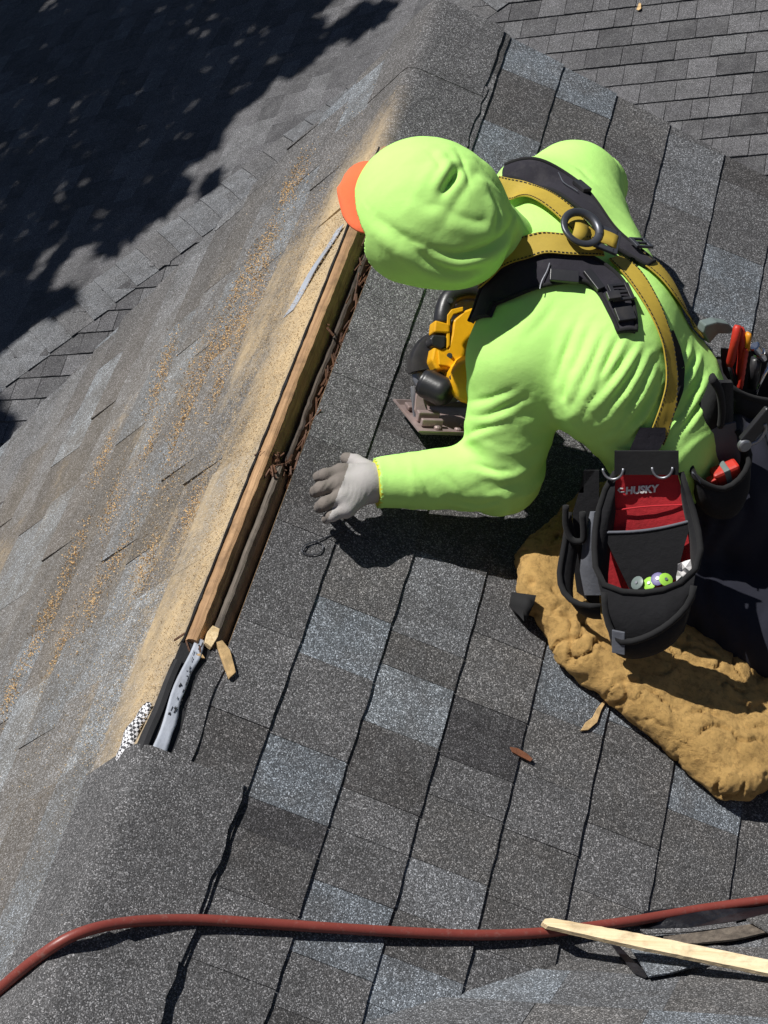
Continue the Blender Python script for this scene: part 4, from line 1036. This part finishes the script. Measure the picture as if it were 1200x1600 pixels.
mb = MB(); lg = lambda u, v: t0+xd*(u-.013)+yd*v+VP.n*.0022      # mark before the word: a swept head with two bars
mb.prism([lg(0, .009), lg(.004, .0135), lg(.012, .0125), (lg(.010, .0105)), lg(.005, .0108), lg(.003, .0085), lg(.006, .006), lg(.013, .0055), lg(.012, .0035), lg(.004, .0042)], VP.n*.0006)
mb.build('emblem', M['white'], b1)
# grey pouch behind
VG = VPl(Vector(rp(1125, 720, .31)), .55)
w2, b2, R2 = pouch(None, [(1082, 690), (1082, 715), (1086, 740), (1094, 780)], [(1150, 660), (1152, 690), (1158, 720), (1160, 770)],
    [(1080, 688, 0), (1078, 715, .3), (1084, 742, .8), (1105, 758, 1), (1130, 764, 1), (1152, 752, 1), (1168, 730, .8), (1170, 705, .4), (1152, 672, 0)],
    [(1084, 740, 0), (1084, 765, .3), (1090, 790, .8), (1108, 806, 1), (1130, 812, 1), (1150, 806, 1), (1164, 785, .8), (1166, 760, .4), (1156, 730, 0)], 'pouch', M['grey'], M['black'], VG, .06, .06)
mb = MB(); mb.tube(catmull([VG.at(x, y, .06) for x, y in ((1082, 738), (1100, 760), (1125, 768), (1150, 758))], 5), .0016, 6); mb.build('piping', M['grey'], w2, smooth=True)
# hammer loop
mb = MB(); mb.tube(catmull([VG.at(x, y, .04) for x, y in ((1100, 820), (1112, 828), (1122, 850), (1122, 875), (1108, 892), (1116, 896), (1126, 892))], 5), .006, 8, flat=.5); mb.build('tool_loop', M['trim'], belt, smooth=True)
# pouch with the hand tools at the back
VT = VPl(Vector(rp(1165, 600, .30)), .75)
w3, b3, R3 = pouch(None, [(1128, 545), (1128, 580), (1134, 620), (1140, 650)], [(1240, 560), (1240, 590), (1240, 630), (1236, 660)],
    [(1122, 560, 0), (1126, 585, .5), (1142, 604, .9), (1165, 618, 1), (1200, 626, 1), (1240, 622, .8), (1260, 600, .3)],
    [(1128, 620, 0), (1132, 640, .5), (1146, 654, .9), (1168, 662, 1), (1200, 666, 1), (1236, 660, .8), (1250, 640, .3)], 'pouch', M['black'], M['black'], VT, .07, .06)
sheet_obj([[VG.at(1072+dx+(1146-1072-dx)*t, y, -.03+.022*math.sin(math.pi*t)) for t in (0, .15, .3, .5, .7, .85, 1)] for y, dx in ((598, 40), (615, 34), (630, 27), (645, 19), (660, 12), (675, 8), (690, 6), (705, 8))], VG.n*-.01, 'belt_pad', M['black'], belt)
mb = MB(); mb.tube(catmull([VG.at(x, y, .0) for x, y in ((1112, 590), (1124, 610), (1128, 640), (1126, 665))], 5), .011, 10, flat=.6); mb.build('belt_webbing', M['trim'], belt, smooth=True)
# ---- things carried in the pouches
def tool(name, label, cat, P): o = empty(name, tuple(P)); tag(o, label, cat); return o
M['redplastic'] = simple('red_rubber', (.55, .035, .02), .45, var=.25, scale=25, bmp=.15); M['orange'] = simple('yellow_orange_plastic', (.75, .30, .02), .45, var=.2, scale=25, bmp=.1)
M['chrome'] = simple('chrome', (.72, .73, .75), .16, 1.0, var=.08, bmp=0); M['greenplastic'] = simple('lime_plastic', (.32, .62, .07), .45, var=.15, bmp=0); M['purple'] = simple('purple_plastic', (.16, .14, .30), .45, var=.15, bmp=0)
t = tool('pliers', 'red handled pliers sticking out of the rear pouch', 'pliers', VT.at(1140, 560, .02))
for k, (a, b, c) in enumerate((((1153, 508), (1148, 535), (1140, 572)), ((1157, 512), (1160, 545), (1156, 590)))):
    mb = MB(); mb.tube(catmull([VT.at(*a, .02), VT.at(*b, .028), VT.at(*c, .02)], 5), [.006]+[.0085]*9+[.006], 10); mb.build('handle', M['redplastic'], t, smooth=True)
mb = MB(); mb.tube(catmull([VT.at(1140, 570, .02), VT.at(1148, 600, .02), VT.at(1152, 630, .02)], 4), .008, 8, flat=.5); mb.build('jaw', M['dsteel'], t, smooth=True)
t = tool('utility_knife', 'red ribbed snap knife with yellow end in the rear pouch', 'knife', VT.at(1162, 560, .03))
mb = MB(); mb.tube([VT.at(1166+(1156-1166)*s, 542+(606-542)*s, .034) for s in np.linspace(0, 1, 15)], [.0092+.0012*(i % 2) for i in range(15)], 10, flat=.6); mb.build('grip', M['redplastic'], t, smooth=True)
mb = MB(); mb.tube([VT.at(1170, 520, .034), VT.at(1169, 524, .034), VT.at(1166, 545, .034)], [.006, .0085, .0095], 10, flat=.6); mb.build('end_cap', M['orange'], t, smooth=True)
t = tool('socket_wrench', 'chrome socket wrench head in the rear pouch', 'wrench', VT.at(1190, 570, .02))
p0, p1 = VT.at(1178, 540, .03), VT.at(1198, 566, .03); ax = (p1-p0).normalized()
mb = MB(); mb.lathe(p0, ax, [(0, .008), (.002, .0105), (.018, .0105), (.019, .0085), (.024, .0085), (.025, .012), (.04, .012), (.042, .009)], 18); mb.build('socket', M['chrome'], t, smooth=True, autos=35)
mb = MB(); mb.tube([VT.at(1182, 560, .02), VT.at(1176, 605, .02)], .011, 10); mb.build('handle', M['plastic'], t, smooth=True)
t = tool('screwdriver', 'thin screwdriver with bright steel shaft in the rear pouch', 'screwdriver', VT.at(1190, 600, .03))
mb = MB(); mb.tube([VT.at(1204, 565, .04), VT.at(1184, 606, .035), VT.at(1178, 625, .03)], [.0042, .003, .003], 10); mb.build('shaft', M['chrome'], t, smooth=True)
mb = MB(); mb.tube([VT.at(1218, 540, .045), VT.at(1204, 565, .04)], [.011, .009], 10); mb.build('handle', M['plastic'], t, smooth=True)
mb = MB(); pts = [VT.at(x, y, -.03) for x, y in ((1088, 512), (1092, 500), (1110, 495), (1128, 498), (1136, 506), (1132, 514), (1112, 514), (1098, 530))]
mb.prism(pts, VT.n*.022); M['hook'] = simple('grey_green_plastic', (.16, .20, .19), .4, var=.2, bmp=.1)
tag(mb.build('tool_hook', M['hook'], None, bevel=.003), 'grey green plastic tool hook behind the harness strap', 'hook')
t = tool('buckle_clip', 'black belt buckle with steel ring hanging beside the grey pouch', 'buckle', VG.at(1175, 675, .03))
a, b_ = VG.at(1163, 690, .05), VG.at(1205, 640, .05); dd = (b_-a).normalized(); ww = dd.cross(VG.n)
mb = MB(); mb.box((a+b_)/2, dd*(b_-a).length/2, ww*.014, VG.n*.006); mb.build('body', M['plastic'], t, bevel=.003)
mb = MB(); mb.lathe(a-dd*.004, VG.n, [(0, .010), (.002, .0125), (.010, .0125), (.012, .010)], 16); mb.build('stud', M['steel'], t, smooth=True, autos=35)
mb = MB(); mb.tube(catmull([VG.at(x, y, .055) for x, y in ((1172, 694), (1185, 688), (1196, 672), (1195, 662))], 5), .0038, 8); mb.build('ring', M['steel'], t, smooth=True)
t = tool('tape_measure', 'red and grey tape measure in the grey pouch', 'tape measure', VG.at(1135, 740, .02))
c = VG.at(1134, 740, .03); ux = (VG.at(1160, 728, .03)-VG.at(1110, 750, .03)).normalized(); uy = VG.n; uz = ux.cross(uy); uz = uz if uz.z > 0 else -uz
mb = MB(); mb.box(c, ux*.026, uy*.014, uz*.018); mb.build('case', M['redplastic'], t, bevel=.006)
mb = MB(); mb.box(c+uz*.0005, ux*.006, uy*.0148, uz*.0188); mb.build('band', M['hook'], t, bevel=.002)
mb = MB(); mb.box(c-ux*.030+uy*.006, ux*.008, uy*.008, uz*.010); mb.build('lip', M['redplastic'], t, bevel=.002)
def cap_nail(px, py, mat, label, tilt, k):
    p = VP.at(px, py, .070); n = (VP.n*.35+Vector((0,0,1))*.8+VP.x*tilt).normalized(); t = tool('cap_nail', label, 'nail', p); t['group'] = 'cap nails in the red pouch'
    mb = MB(); mb.lathe(p, n, [(0, .0125), (.0014, .0128), (.0026, .010)], 14); mb.build('cap', M[mat], t, smooth=True, autos=30)
    mb = MB(); mb.lathe(p+n*-.02, n, [(0, .0006), (.003, .0014), (.023, .0014), (.0235, .003), (.0245, .003)], 8); mb.build('shank', M['steel'], t)
cap_nail(1015, 912, 'greenplastic', 'lime capped nail lying nearest the front rim of the red pouch', -.2, 0)
cap_nail(1040, 906, 'greenplastic', 'lime capped nail between the purple cap and white wrapper', .5, 1)
cap_nail(1028, 905, 'purple', 'purple capped nail in the middle of the red pouch', .0, 2)
cap_nail(996, 911, 'hook', 'grey green capped nail at the end of the row in the red pouch', -.4, 3)
mb = MB(); rng = random.Random(4)
rows = [[VP.at(1056+22*u+3*rng.random(), 908-28*v-8*u+3*rng.random(), .06+.012*rng.random()) for u in (0, .3, .6, 1)] for v in (0, .3, .6, 1)]
mb.sheet(rows, VP.n*-.001); tag(mb.build('wrapper', M['white'], None), 'crumpled white paper wrapper inside the red pouch', 'wrapper')

# ------------------------------------------------------------------ circular saw standing under the chest
sawP = rp(668, 655, .0)
saw = empty('circular_saw', tuple(sawP)); tag(saw, 'yellow and black cordless circular saw standing beside the bent arm', 'circular saw')
_far, _near = rp(606, 622, .012), rp(660, 690, .100); fy = (_near-_far).normalized(); _o = (_far+_near)/2       # front edge of the shoe
fx = (-RIGHT.V*.87-RIGHT.U*.47); fx = (fx-fy*fx.dot(fy)).normalized(); fz = fx.cross(fy); fz = fz if fz.dot(RIGHT.N) > 0 else -fz
def S(x, y, z): return _o+fx*x+fy*y+fz*z
M['shoe'] = simple('dusty_aluminium', (.42, .33, .31), .55, .5, var=.3, scale=18, bmp=.3, grime=(.30, .18, .14)); M['dewalt'] = simple('yellow_tool_plastic', (.83, .42, .008), .42, var=.15, scale=22, bmp=.12, grime=(.5, .22, .01))
mb = MB()
rows = [[S(x, y, .002+.008*(1 if (abs(y) > .066 or x > -.006) else 0)) for y in (-.072, -.069, -.064, -.03, 0, .03, .064, .069, .072)] for x in (0, -.004, -.010, -.05, -.12, -.20, -.27)]
mb.sheet(rows, fz*-.003); mb.build('shoe', M['shoe'], saw, autos=30)
mb = MB(); mb.box(S(-.04, .012, .014), fx*.022, fy*.007, fz*.010); mb.box(S(-.04, .036, .012), fx*.022, fy*.005, fz*.007); mb.box(S(-.03, -.04, .010), fx*.014, fy*.012, fz*.004); mb.build('bracket', M['shoe'], saw, bevel=.002)
def disc_guard(cx, cy, cz, r, w, a0, a1, name, mat, hub=.3, n=22):
    mb = MB(); rows = []
    for i in range(n+1):
        a = math.radians(a0+(a1-a0)*i/n); ca, sa = math.cos(a), math.sin(a)
        rows.append([S(cx+ca*rr, cy+yy, cz+sa*rr) for rr, yy in ((r*hub, w/2), (r*.80, w/2), (r*.95, w*.40), (r, w*.2), (r, -w*.2), (r*.95, -w*.40), (r*.80, -w/2), (r*hub, -w/2))])
    mb.grid(rows); mb.f.append(tuple(range(8))); k = len(mb.v); mb.f.append(tuple(range(k-8, k))[::-1]); return mb.build(name, mat, saw, smooth=True, autos=40)
for u, v in ((-.06, .02), (-.09, .05), (-.05, .045), (-.11, .03)):
    mb = MB(); mb.lathe(S(u, v, .003), fz, [(0, .007), (.004, .007), (.006, .004)], 10); mb.build('bolt', M['shoe'], saw)
# the body is tilted over against the shoe, as for a bevel cut
fy = (RIGHT.V*.10-RIGHT.U*.50+RIGHT.N*.86).normalized(); fx = (fx-fy*fx.dot(fy)).normalized(); _z = fx.cross(fy); fz = _z if _z.dot(fz) > 0 else -_z
def SX(px, py, y):                           # spot in the upright plane of the saw, y towards the viewer
    d = ray(px, py); p0 = _o+fy*y; t = (p0-CV).dot(fy)/d.dot(fy); return CV+d*t
def sxz(px, py, y): q = SX(px, py, y)-_o; return q.dot(fx), q.dot(fz)
gx, gz = sxz(694, 574, -.02)
disc_guard(gx, -.022, gz, .072, .040, -10, 235, 'upper_guard', M['plastic'], .25)
disc_guard(gx, -.022, gz-.004, .066, .016, 235, 350, 'lower_guard', M['steel'], .5)
mb = MB(); mb.lathe(S(gx, -.022, gz-.004), fy, [(-.0009, .066), (.0009, .066)], 40); mb.build('blade', M['steel'], saw)
def flat(pts, y0, y1, name, mat, bev=.004):
    mb = MB(); mb.prism([SX(x, y, y1) for x, y in pts], fy*(y0-y1)); return mb.build(name, M[mat], saw, bevel=bev)
flat([(678, 541), (700, 544), (706, 522), (709, 500), (724, 486), (740, 480), (775, 500), (780, 640), (752, 628), (728, 612), (712, 590), (698, 576), (682, 578), (674, 562)], -.002, .036, 'housing', 'dewalt')
flat([(684, 546), (704, 560), (722, 575), (730, 600), (716, 580), (700, 572), (686, 570)], .036, .042, 'housing_rib', 'dewalt', .002)
flat([(676, 522), (698, 524), (697, 543), (690, 547), (673, 538), (672, 528)], .004, .040, 'latch_block', 'plastic')
flat([(680, 500), (703, 506), (703, 520), (678, 519)], .0, .040, 'handle_collar', 'dewalt', .003)
flat([(698, 524), (699, 492), (706, 483), (724, 479), (724, 486), (709, 491), (704, 500), (703, 540), (698, 545)], .010, .038, 'handle_guard', 'dewalt', .0015)
flat([(708, 500), (722, 494), (726, 516), (710, 524)], .012, .030, 'trigger', 'plastic', .002)
hd_ = [SX(691, 506, .020), SX(692, 492, .020), SX(697, 474, .018), SX(706, 462, .016), SX(728, 455, .014), SX(756, 458, .012)]
mb = MB(); mb.tube(catmull(hd_, 5), [.0155]+[.0175]*24+[.014], 14); mb.build('grip_sleeve', M['plastic'], saw, smooth=True)
k0, k1 = SX(668, 600, .03), SX(704, 618, .055)
mb = MB(); mb.tube(catmull([k0-(k1-k0)*.25, k0, (k0+k1)/2, k1], 5), [.018]+[.026]*3+[.0285]*9+[.027, .024, .018], 18); mb.build('front_grip', M['plastic'], saw, smooth=True)
mb = MB(); mb.tube(catmull([SX(730, 590, .02), SX(735, 594, .05), SX(738, 597, .08)], 5), [.044]*9+[.042, .036], 18); mb.build('motor_housing', M['dewalt'], saw, smooth=True)
flat([(760, 560), (820, 560), (820, 640), (760, 640)], -.02, .05, 'battery', 'plastic')
flat([(652, 598), (662, 606), (672, 660), (660, 668), (648, 640)], -.004, .002, 'depth_bracket', 'shoe', .0008)
flat([(642, 604), (648, 602), (654, 655), (646, 652)], -.014, -.009, 'depth_bracket', 'steel', .0008)
for x, y, v in ((702, 556, .038), (706, 590, .066), (703, 470, .036)):
    mb = MB(); mb.lathe(SX(x, y, v), fy, [(0, .0055), (.003, .0055), (.0032, .003)], 10); mb.build('screw', M['dsteel'], saw)
# ------------------------------------------------------------------ foam pad
pad_px = [(905, 775), (850, 822), (806, 868), (806, 925), (842, 975), (872, 1030), (925, 1075), (985, 1125), (1060, 1185), (1125, 1243), (1172, 1250), (1215, 1225), (1330, 1260), (1420, 1150), (1350, 980), (1250, 860), (1080, 760), (980, 745)]
PADH = .085
poly = [RIGHT.inv(rp(x, y, .030))[:2] for x, y in pad_px]
pu = np.array(poly)
def d_poly(Q):
    d = np.full(len(Q), 1e9); inside = np.zeros(len(Q), bool)
    for i in range(len(pu)):
        a, b = pu[i], pu[(i+1) % len(pu)]; ab = b-a; t = np.clip(((Q-a)@ab)/(ab@ab), 0, 1); d = np.minimum(d, np.linalg.norm(Q-a-t[:, None]*ab, axis=1))
        c = ((a[1] > Q[:, 1]) != (b[1] > Q[:, 1])) & (Q[:, 0] < (b[0]-a[0])*(Q[:, 1]-a[1])/(b[1]-a[1]+1e-12)+a[0]); inside ^= c
    return np.where(inside, -d, d)
Rn, Rv = A(RIGHT.N), A(RIGHT.V)
def f_pad(P):
    u, v, h = P[:, 1], P@Rv, P@Rn; q = d_poly(np.stack([u, v], 1))+.034; w = np.abs(h-.040)-.004
    o = np.sqrt(np.maximum(q, 0)**2+np.maximum(w, 0)**2)+np.minimum(np.maximum(q, w), 0)-.034
    return smax(o, .004-h, .006)
# mesh it in roof coordinates so that the slab is cheap to sample
def f_pad_l(Q): P = Q[:, :1]*A(RIGHT.U)+Q[:, 1:2]*Rv+Q[:, 2:3]*Rn; return f_pad(P)
lo = np.array([pu[:, 0].min()-.02, pu[:, 1].min()-.02, -.01]); hi = np.array([pu[:, 0].max()+.02, min(pu[:, 1].max()+.02, 1.35), .11])
V, F = nets(f_pad_l, lo, hi, .0048); V = relax(V, F, 1); Nr = grad(f_pad_l, V)
a = nz(V, 14, 3.0); b_ = nz(V, 34, 6.0); c_ = nz(V, 70, 1.0); e_ = nz(V*A((1, 1, .4)), 26, 9.0)
pit = -np.clip(np.abs(e_)*-9+1, 0, 1)*np.clip(a*2+.25, 0, 1)*.012
g_ = nz(V, 48, 15.0); rg_ = np.clip(1-5*np.abs(b_), -.2, 1)
V = V+Nr*(.0085*a+.004*b_-.0035*np.clip(1-7*np.abs(b_), 0, 1)*np.clip(a*2, 0, 1)-.0025*np.clip(1-8*np.abs(g_), 0, 1)*np.clip(.2-a, 0, 1)*2+.0016*c_+.0012*nz(V, 150, 4.0)+pit*1.1)[:, None]
V = V[:, :1]*A(RIGHT.U)+V[:, 1:2]*Rv+V[:, 2:3]*Rn
fm, nt, b = nmat('torn_tan_foam'); p = pos(nt)
c = mixc(nt, noise_t(nt, p, 16, 7, .65), (.50, .30, .09), (.76, .48, .17)); c = mixc(nt, math_(nt, 'MULTIPLY', ramp(nt, noise_t(nt, p, 85, 6, .75), [(.48, 0.0), (.66, 1.0)]), .6), c, (.25, .135, .04))
L(nt, c, b.inputs[0]); b.inputs['Roughness'].default_value = .95; bump(nt, b, math_(nt, 'ADD', noise_t(nt, p, 160, 6, .8), math_(nt, 'MULTIPLY', noise_t(nt, p, 700, 3, .7), .6)), .9, .006); M['foam'] = fm
pad = np_obj('foam_pad', V, F, M['foam'], None); tag(pad, 'thick torn tan foam cushion under the kneeling roofer', 'cushion')
mb = MB(); mb.sheet([[rp(x, y, h) for x, y, h in r] for r in ([(800, 925, .030), (822, 928, .055), (838, 930, .085)], [(797, 945, .015), (818, 950, .040), (834, 945, .070)], [(812, 966, .012), (820, 972, .022), (826, 962, .05)])], RIGHT.N*-.004)
tag(mb.build('rubber_flap', M['trim'], None, smooth=True), 'small black rubber flap at the corner of the foam cushion', 'flap')

# ------------------------------------------------------------------ hose, lath, torn shingle patch, litter
HR = .0088
hp = []
for x, y in ((300, 1437), (400, 1442), (520, 1450), (640, 1457), (750, 1461), (850, 1457), (930, 1447), (1000, 1437), (1100, 1420), (1200, 1406), (1300, 1393), (1400, 1382)): hp.append(tp(x, y, HR+.008))
lp = [on_plane(x, y, LEFT, HR+.016) for x, y in ((-160, 1700), (-60, 1598), (0, 1545), (62, 1494))]
lp += [rp(122, 1459, HR+.026), rp(200, 1441, HR+.020)]
hpts = catmull(lp+hp, 12)
mb = MB(); mb.tube(hpts, HR, 14)
hm, nt, b = nmat('red_rubber_hose'); p = pos(nt); c = mixc(nt, noise_t(nt, p, 12, 6, .7), (.16, .030, .022), (.27, .06, .045)); c = mixc(nt, math_(nt, 'MULTIPLY', ramp(nt, noise_t(nt, p, 70, 5, .75), [(.55, 0.0), (.75, 1.0)]), .5), c, (.28, .2, .17))
L(nt, c, b.inputs[0]); b.inputs['Roughness'].default_value = .42; bump(nt, b, noise_t(nt, p, 160, 3), .25, .001)
tag(mb.build('air_hose', hm, None, smooth=True), 'reddish brown rubber air hose lying across the lower shingles', 'hose')
# pale lath resting on the hose
rng = random.Random(11); a, b_ = rp(848, 1441, .030), on_plane(1290, 1531, MAIN, .022)
ax = (b_-a).normalized(); ay = RIGHT.N.cross(ax).normalized(); n = 44; rows = []
for i in range(n+1):
    t = i/n; c = a+(b_-a)*t; w = .0085+.0045*min(1, t*3)+rng.uniform(-.0002, .0002); th = .0055
    if i == 0: w *= .5
    lo_, hi_ = -w+rng.uniform(-.0003, .0003), w+rng.uniform(-.0003, .0003); j = rng.uniform(-.0005, .0005)
    rows.append([c+ay*lo_+RIGHT.N*(-th), c+ay*hi_+RIGHT.N*(-th), c+ay*hi_+RIGHT.N*(th+j), c+ay*(hi_*.3)+RIGHT.N*(th-j), c+ay*lo_+RIGHT.N*th])
mb = MB(); mb.grid(rows, close=True); mb.f.append(tuple(range(5))[::-1]); k = len(mb.v); mb.f.append(tuple(range(k-5, k)))
M['pale'] = wood_mat('pale_split_pine', (.60, .44, .24), (.82, .68, .45), axis=0)
tag(mb.build('wood_lath', M['pale'], None), 'long pale split pine lath lying over the air hose', 'wood strip')
def patch(pts, h, t, name, mat, parent, color=None, lift=None):
    mb = MB(); mb.prism([tp(x, y, h+(lift[i] if lift else 0)) for i, (x, y) in enumerate(pts)], (RIGHT.N+MAIN.N).normalized()*t); return mb.build(name, mat, parent, color=color)
M['gloss_felt'] = simple('black_ice_shield', (.012, .012, .015), .28, var=.3, scale=40, bmp=.6, bscale=120, spec=.5, grime=(.05, .05, .055))
patch([(1006, 1425), (1040, 1421), (1110, 1414), (1180, 1404), (1260, 1392), (1260, 1420), (1190, 1431), (1150, 1440), (1090, 1449), (1040, 1452), (1003, 1450)], .0085, .0015, 'torn_felt_or_shade', M['gloss_felt'], house)
patch([(955, 1477), (968, 1480), (990, 1503), (1016, 1526), (1008, 1529), (992, 1522), (975, 1502)], .0085, .002, 'torn_felt_or_shade', M['gloss_felt'], house)
patch([(1000, 1454), (1075, 1452), (1150, 1442), (1148, 1449), (1080, 1458), (1010, 1461)], .012, .003, 'torn_shingle', M['shingle'], house, tone('g'))
patch([(1036, 1466), (1100, 1458), (1200, 1442), (1210, 1456), (1150, 1470), (1090, 1476), (1060, 1477)], .010, .004, 'exposed_batten', M['greywood'], house)
patch([(982, 1479), (1030, 1486), (1102, 1500), (1084, 1512), (1050, 1522), (1014, 1528), (1000, 1506)], .012, .004, 'torn_shingle', M['shingle'], house, tone('b'), [.002, .006, .004, .0, 0, 0, 0])
patch([(1166, 1438), (1200, 1430), (1270, 1415), (1270, 1470), (1212, 1466), (1190, 1452)], .016, .004, 'torn_shingle', M['shingle'], house, tone('n'), [.004, .01, .01, .0, 0, 0])
M['chip'] = simple('wood_chip', (.62, .42, .2), .8, var=.4, scale=60, bmp=.4); M['brownchip'] = simple('dark_wood_chip', (.20, .075, .035), .8, var=.4, scale=60, bmp=.4)
def chip(pts, h, t, mat, label, name='wood_chip', lift=None, grp='wood chips on the near slope'):
    mb = MB(); c = [rp(x, y, h+(lift[i] if lift else 0)) for i, (x, y) in enumerate(pts)]; mb.prism(c, RIGHT.N*t); tag(mb.build(name, mat, None, bevel=.0006), label, 'wood chip', grp)
chip([(337, 1006), (346, 1003), (358, 1018), (364, 1040), (367, 1053), (357, 1062), (349, 1042)], .006, .006, M['chip'], 'pale flat wood chip lying beside the end of the ridge cut')
chip([(322, 992), (330, 982), (341, 987), (338, 1000), (328, 1016), (318, 1008)], .004, .010, M['fresh'], 'fresh yellow splinter jammed in the end of the ridge cut')
chip([(306, 1024), (314, 1021), (320, 1030), (315, 1029)], .006, .003, M['chip'], 'tiny curled shaving below the yellow splinter')
chip([(906, 1143), (914, 1130), (925, 1122), (932, 1108), (946, 1091), (948, 1094), (938, 1112), (932, 1130), (918, 1142)], .007, .004, M['chip'], 'narrow tan splinter with a long tail next to the foam cushion')
chip([(796, 1168), (808, 1170), (822, 1178), (832, 1187), (828, 1191), (814, 1184), (800, 1176)], .007, .003, M['brownchip'], 'thin rusty brown bark chip in the middle of the near slope')
chip([(972, 1113), (986, 1112), (992, 1122), (980, 1124)], .012, .006, M['brownchip'], 'dark crumb of debris tucked under the foam cushion edge')
chip([(920, 1508), (934, 1505), (942, 1520), (930, 1526)], .010, .005, M['brownchip'], 'ochre lump of debris below the hose near the valley')
chip([(994, 8), (1000, 6), (1003, 16), (996, 17)], -2.5, .003, M['chip'], 'small tan leaf lying on the lower roof') if False else None
lc = on_plane(999, 11, LOWP, .012); mb = MB(); mb.prism([lc+LOWP.U*u+LOWP.V*v+LOWP.N*h for u, v, h in ((-.004, -.028, .004), (.006, -.026, 0), (.014, .020, .006), (0, .028, .002), (-.014, .018, 0))], LOWP.N*.002)
tag(mb.build('fallen_leaf', M['chip'], None), 'small tan leaf lying on the lower charcoal roof', 'leaf')
# loop of thin wire by the gloved hand
wp = [rp(x, y, .008) for x, y in ((556, 822), (538, 828), (518, 836), (498, 844), (476, 852), (472, 862), (484, 867), (500, 864), (505, 854), (496, 847), (482, 850), (474, 860))]
mb = MB(); mb.tube(catmull(wp, 6), .0011, 6); tag(mb.build('wire_loop', M['dsteel'], None, smooth=True), 'thin dark wire loop on the shingles below the gloved hand', 'wire')

# ------------------------------------------------------------------ sawdust in heaps and flecks on the far slope
rng = random.Random(21)
def sawdust(name, mat, n, samp, size):
    vs, fs = [], []
    for i in range(n):
        d, y = samp()
        if d < .004 or y > 2.15-.14*d: continue
        p = LEFT.p(y, d, .006+abs(rng.gauss(0, .0025))); l = size*rng.uniform(.4, 1.5)
        ax = Vector((rng.gauss(0,1), rng.gauss(0,1), rng.gauss(0,1))).normalized(); bx = ax.orthogonal().normalized(); cx = ax.cross(bx); k = len(vs)
        vs += [p+ax*l, p-ax*l*.8+bx*l*.5, p-ax*.5*l-bx*.5*l, p+cx*l*.6]; fs += [(k, k+1, k+2), (k, k+3, k+1), (k, k+2, k+3), (k+1, k+3, k+2)]
    o = mesh_obj(name, vs, fs, mat, None); return o
M['dustA'] = simple('sawdust', (.68, .52, .31), .95, var=.2, scale=300, bmp=0); M['dustB'] = simple('orange_sawdust', (.78, .52, .25), .95, var=.3, scale=300, bmp=0)
def px_l(x, y): u, v, h = LEFT.inv(on_plane(x, y, LEFT, .006)); return v, u
clumps = [(392, 417), (368, 462), (333, 515), (350, 540), (298, 592), (284, 662), (420, 380), (450, 300), (250, 600), (160, 720), (240, 690), (215, 790), (120, 860), (60, 990), (20, 1075), (150, 930), (330, 560), (310, 620), (270, 720), (190, 850), (100, 1010), (470, 270), (405, 440), (380, 500), (175, 790), (230, 880), (300, 800), (345, 600), (260, 560), (90, 940)]
cl_ = [px_l(*c) for c in clumps]
def sampA():
    if rng.random() < .55: return abs(rng.gauss(0, .17)), rng.uniform(.05, 1.65)
    return abs(rng.gauss(.25, .2)), rng.gauss(.9, .5)
def sampB():
    c = rng.choice(cl_); q = rng.gauss(0, 1); return c[0]+rng.gauss(0, .022)+q*.02, c[1]+rng.gauss(0, .022)+q*.06
tag(sawdust('sawdust', M['dustA'], 16000, sampA, .0016), 'fine tan sawdust sprayed down the far slope from the ridge cut', 'sawdust', kind='stuff')
tag(sawdust('sawdust', M['dustB'], 9000, sampB, .0024), 'coarse orange sawdust in loose clumps lower on the far slope', 'sawdust', kind='stuff')

# ------------------------------------------------------------------ the tree
rng = random.Random(3); tb = Vector((-9.5, 11.5, -6.2)); top = Vector((-6.6, 9.6, 3.4))
mb = MB(); mb.tube(catmull([tb, tb+Vector((.3, -.2, 2.4)), Vector((-8.2, 10.8, -.2)), top], 6), [.34-.22*i/18 for i in range(19)], 12); mb.build('trunk', M['bark'], tree, smooth=True)
def shade_side(x, y):                     # distance (in the picture) inside the edge of the shade
    pts = [(-80, 760), (60, 560), (150, 462), (215, 405), (330, 300), (372, 232), (450, 185), (520, 105), (625, 5), (800, -150)]
    for (x0, y0), (x1, y1) in zip(pts, pts[1:]):
        if x0 <= x <= x1: return (y0+(y1-y0)*(x-x0)/(x1-x0))-y
    return 200 if x < -80 else -100
vs, fs = [], []; centres = []
while len(vs) < 32000*4:
    x, y = rng.uniform(-520, 640), rng.uniform(-420, 760); s = shade_side(x, y)
    q = on_plane(x, y, LOWQ); cl = noise.noise(q*1.9)+.6*noise.noise(q*4.3)
    if s < 0: continue
    if s < 150 and cl < .30-.75*(s/150): continue
    t = rng.uniform(6.4, 8.8); p = q+SUN*t
    if in_view(p, 30): continue
    ax = Vector((rng.gauss(0,1), rng.gauss(0,1), rng.gauss(0,.5))).normalized(); bx = ax.cross(Vector((rng.gauss(0,.5), rng.gauss(0,.5), 1))).normalized(); l = rng.uniform(.06, .115); k = len(vs)
    vs += [p-ax*l, p+bx*l*.5, p+ax*l, p-bx*l*.5]; fs.append((k, k+1, k+2, k+3))
    if len(centres) < 26 and rng.random() < .004: centres.append(p)
mesh_obj('crown', vs, fs, M['leaf'], tree)
for c in centres:
    st = Vector((-8.2, 10.8, -.2)).lerp(top, rng.random()); mb = MB(); mb.tube(catmull([st, st.lerp(c, .5)+Vector((0, 0, .35)), c], 5), [.09-.007*i for i in range(11)], 8); mb.build('limb', M['bark'], tree, smooth=True)
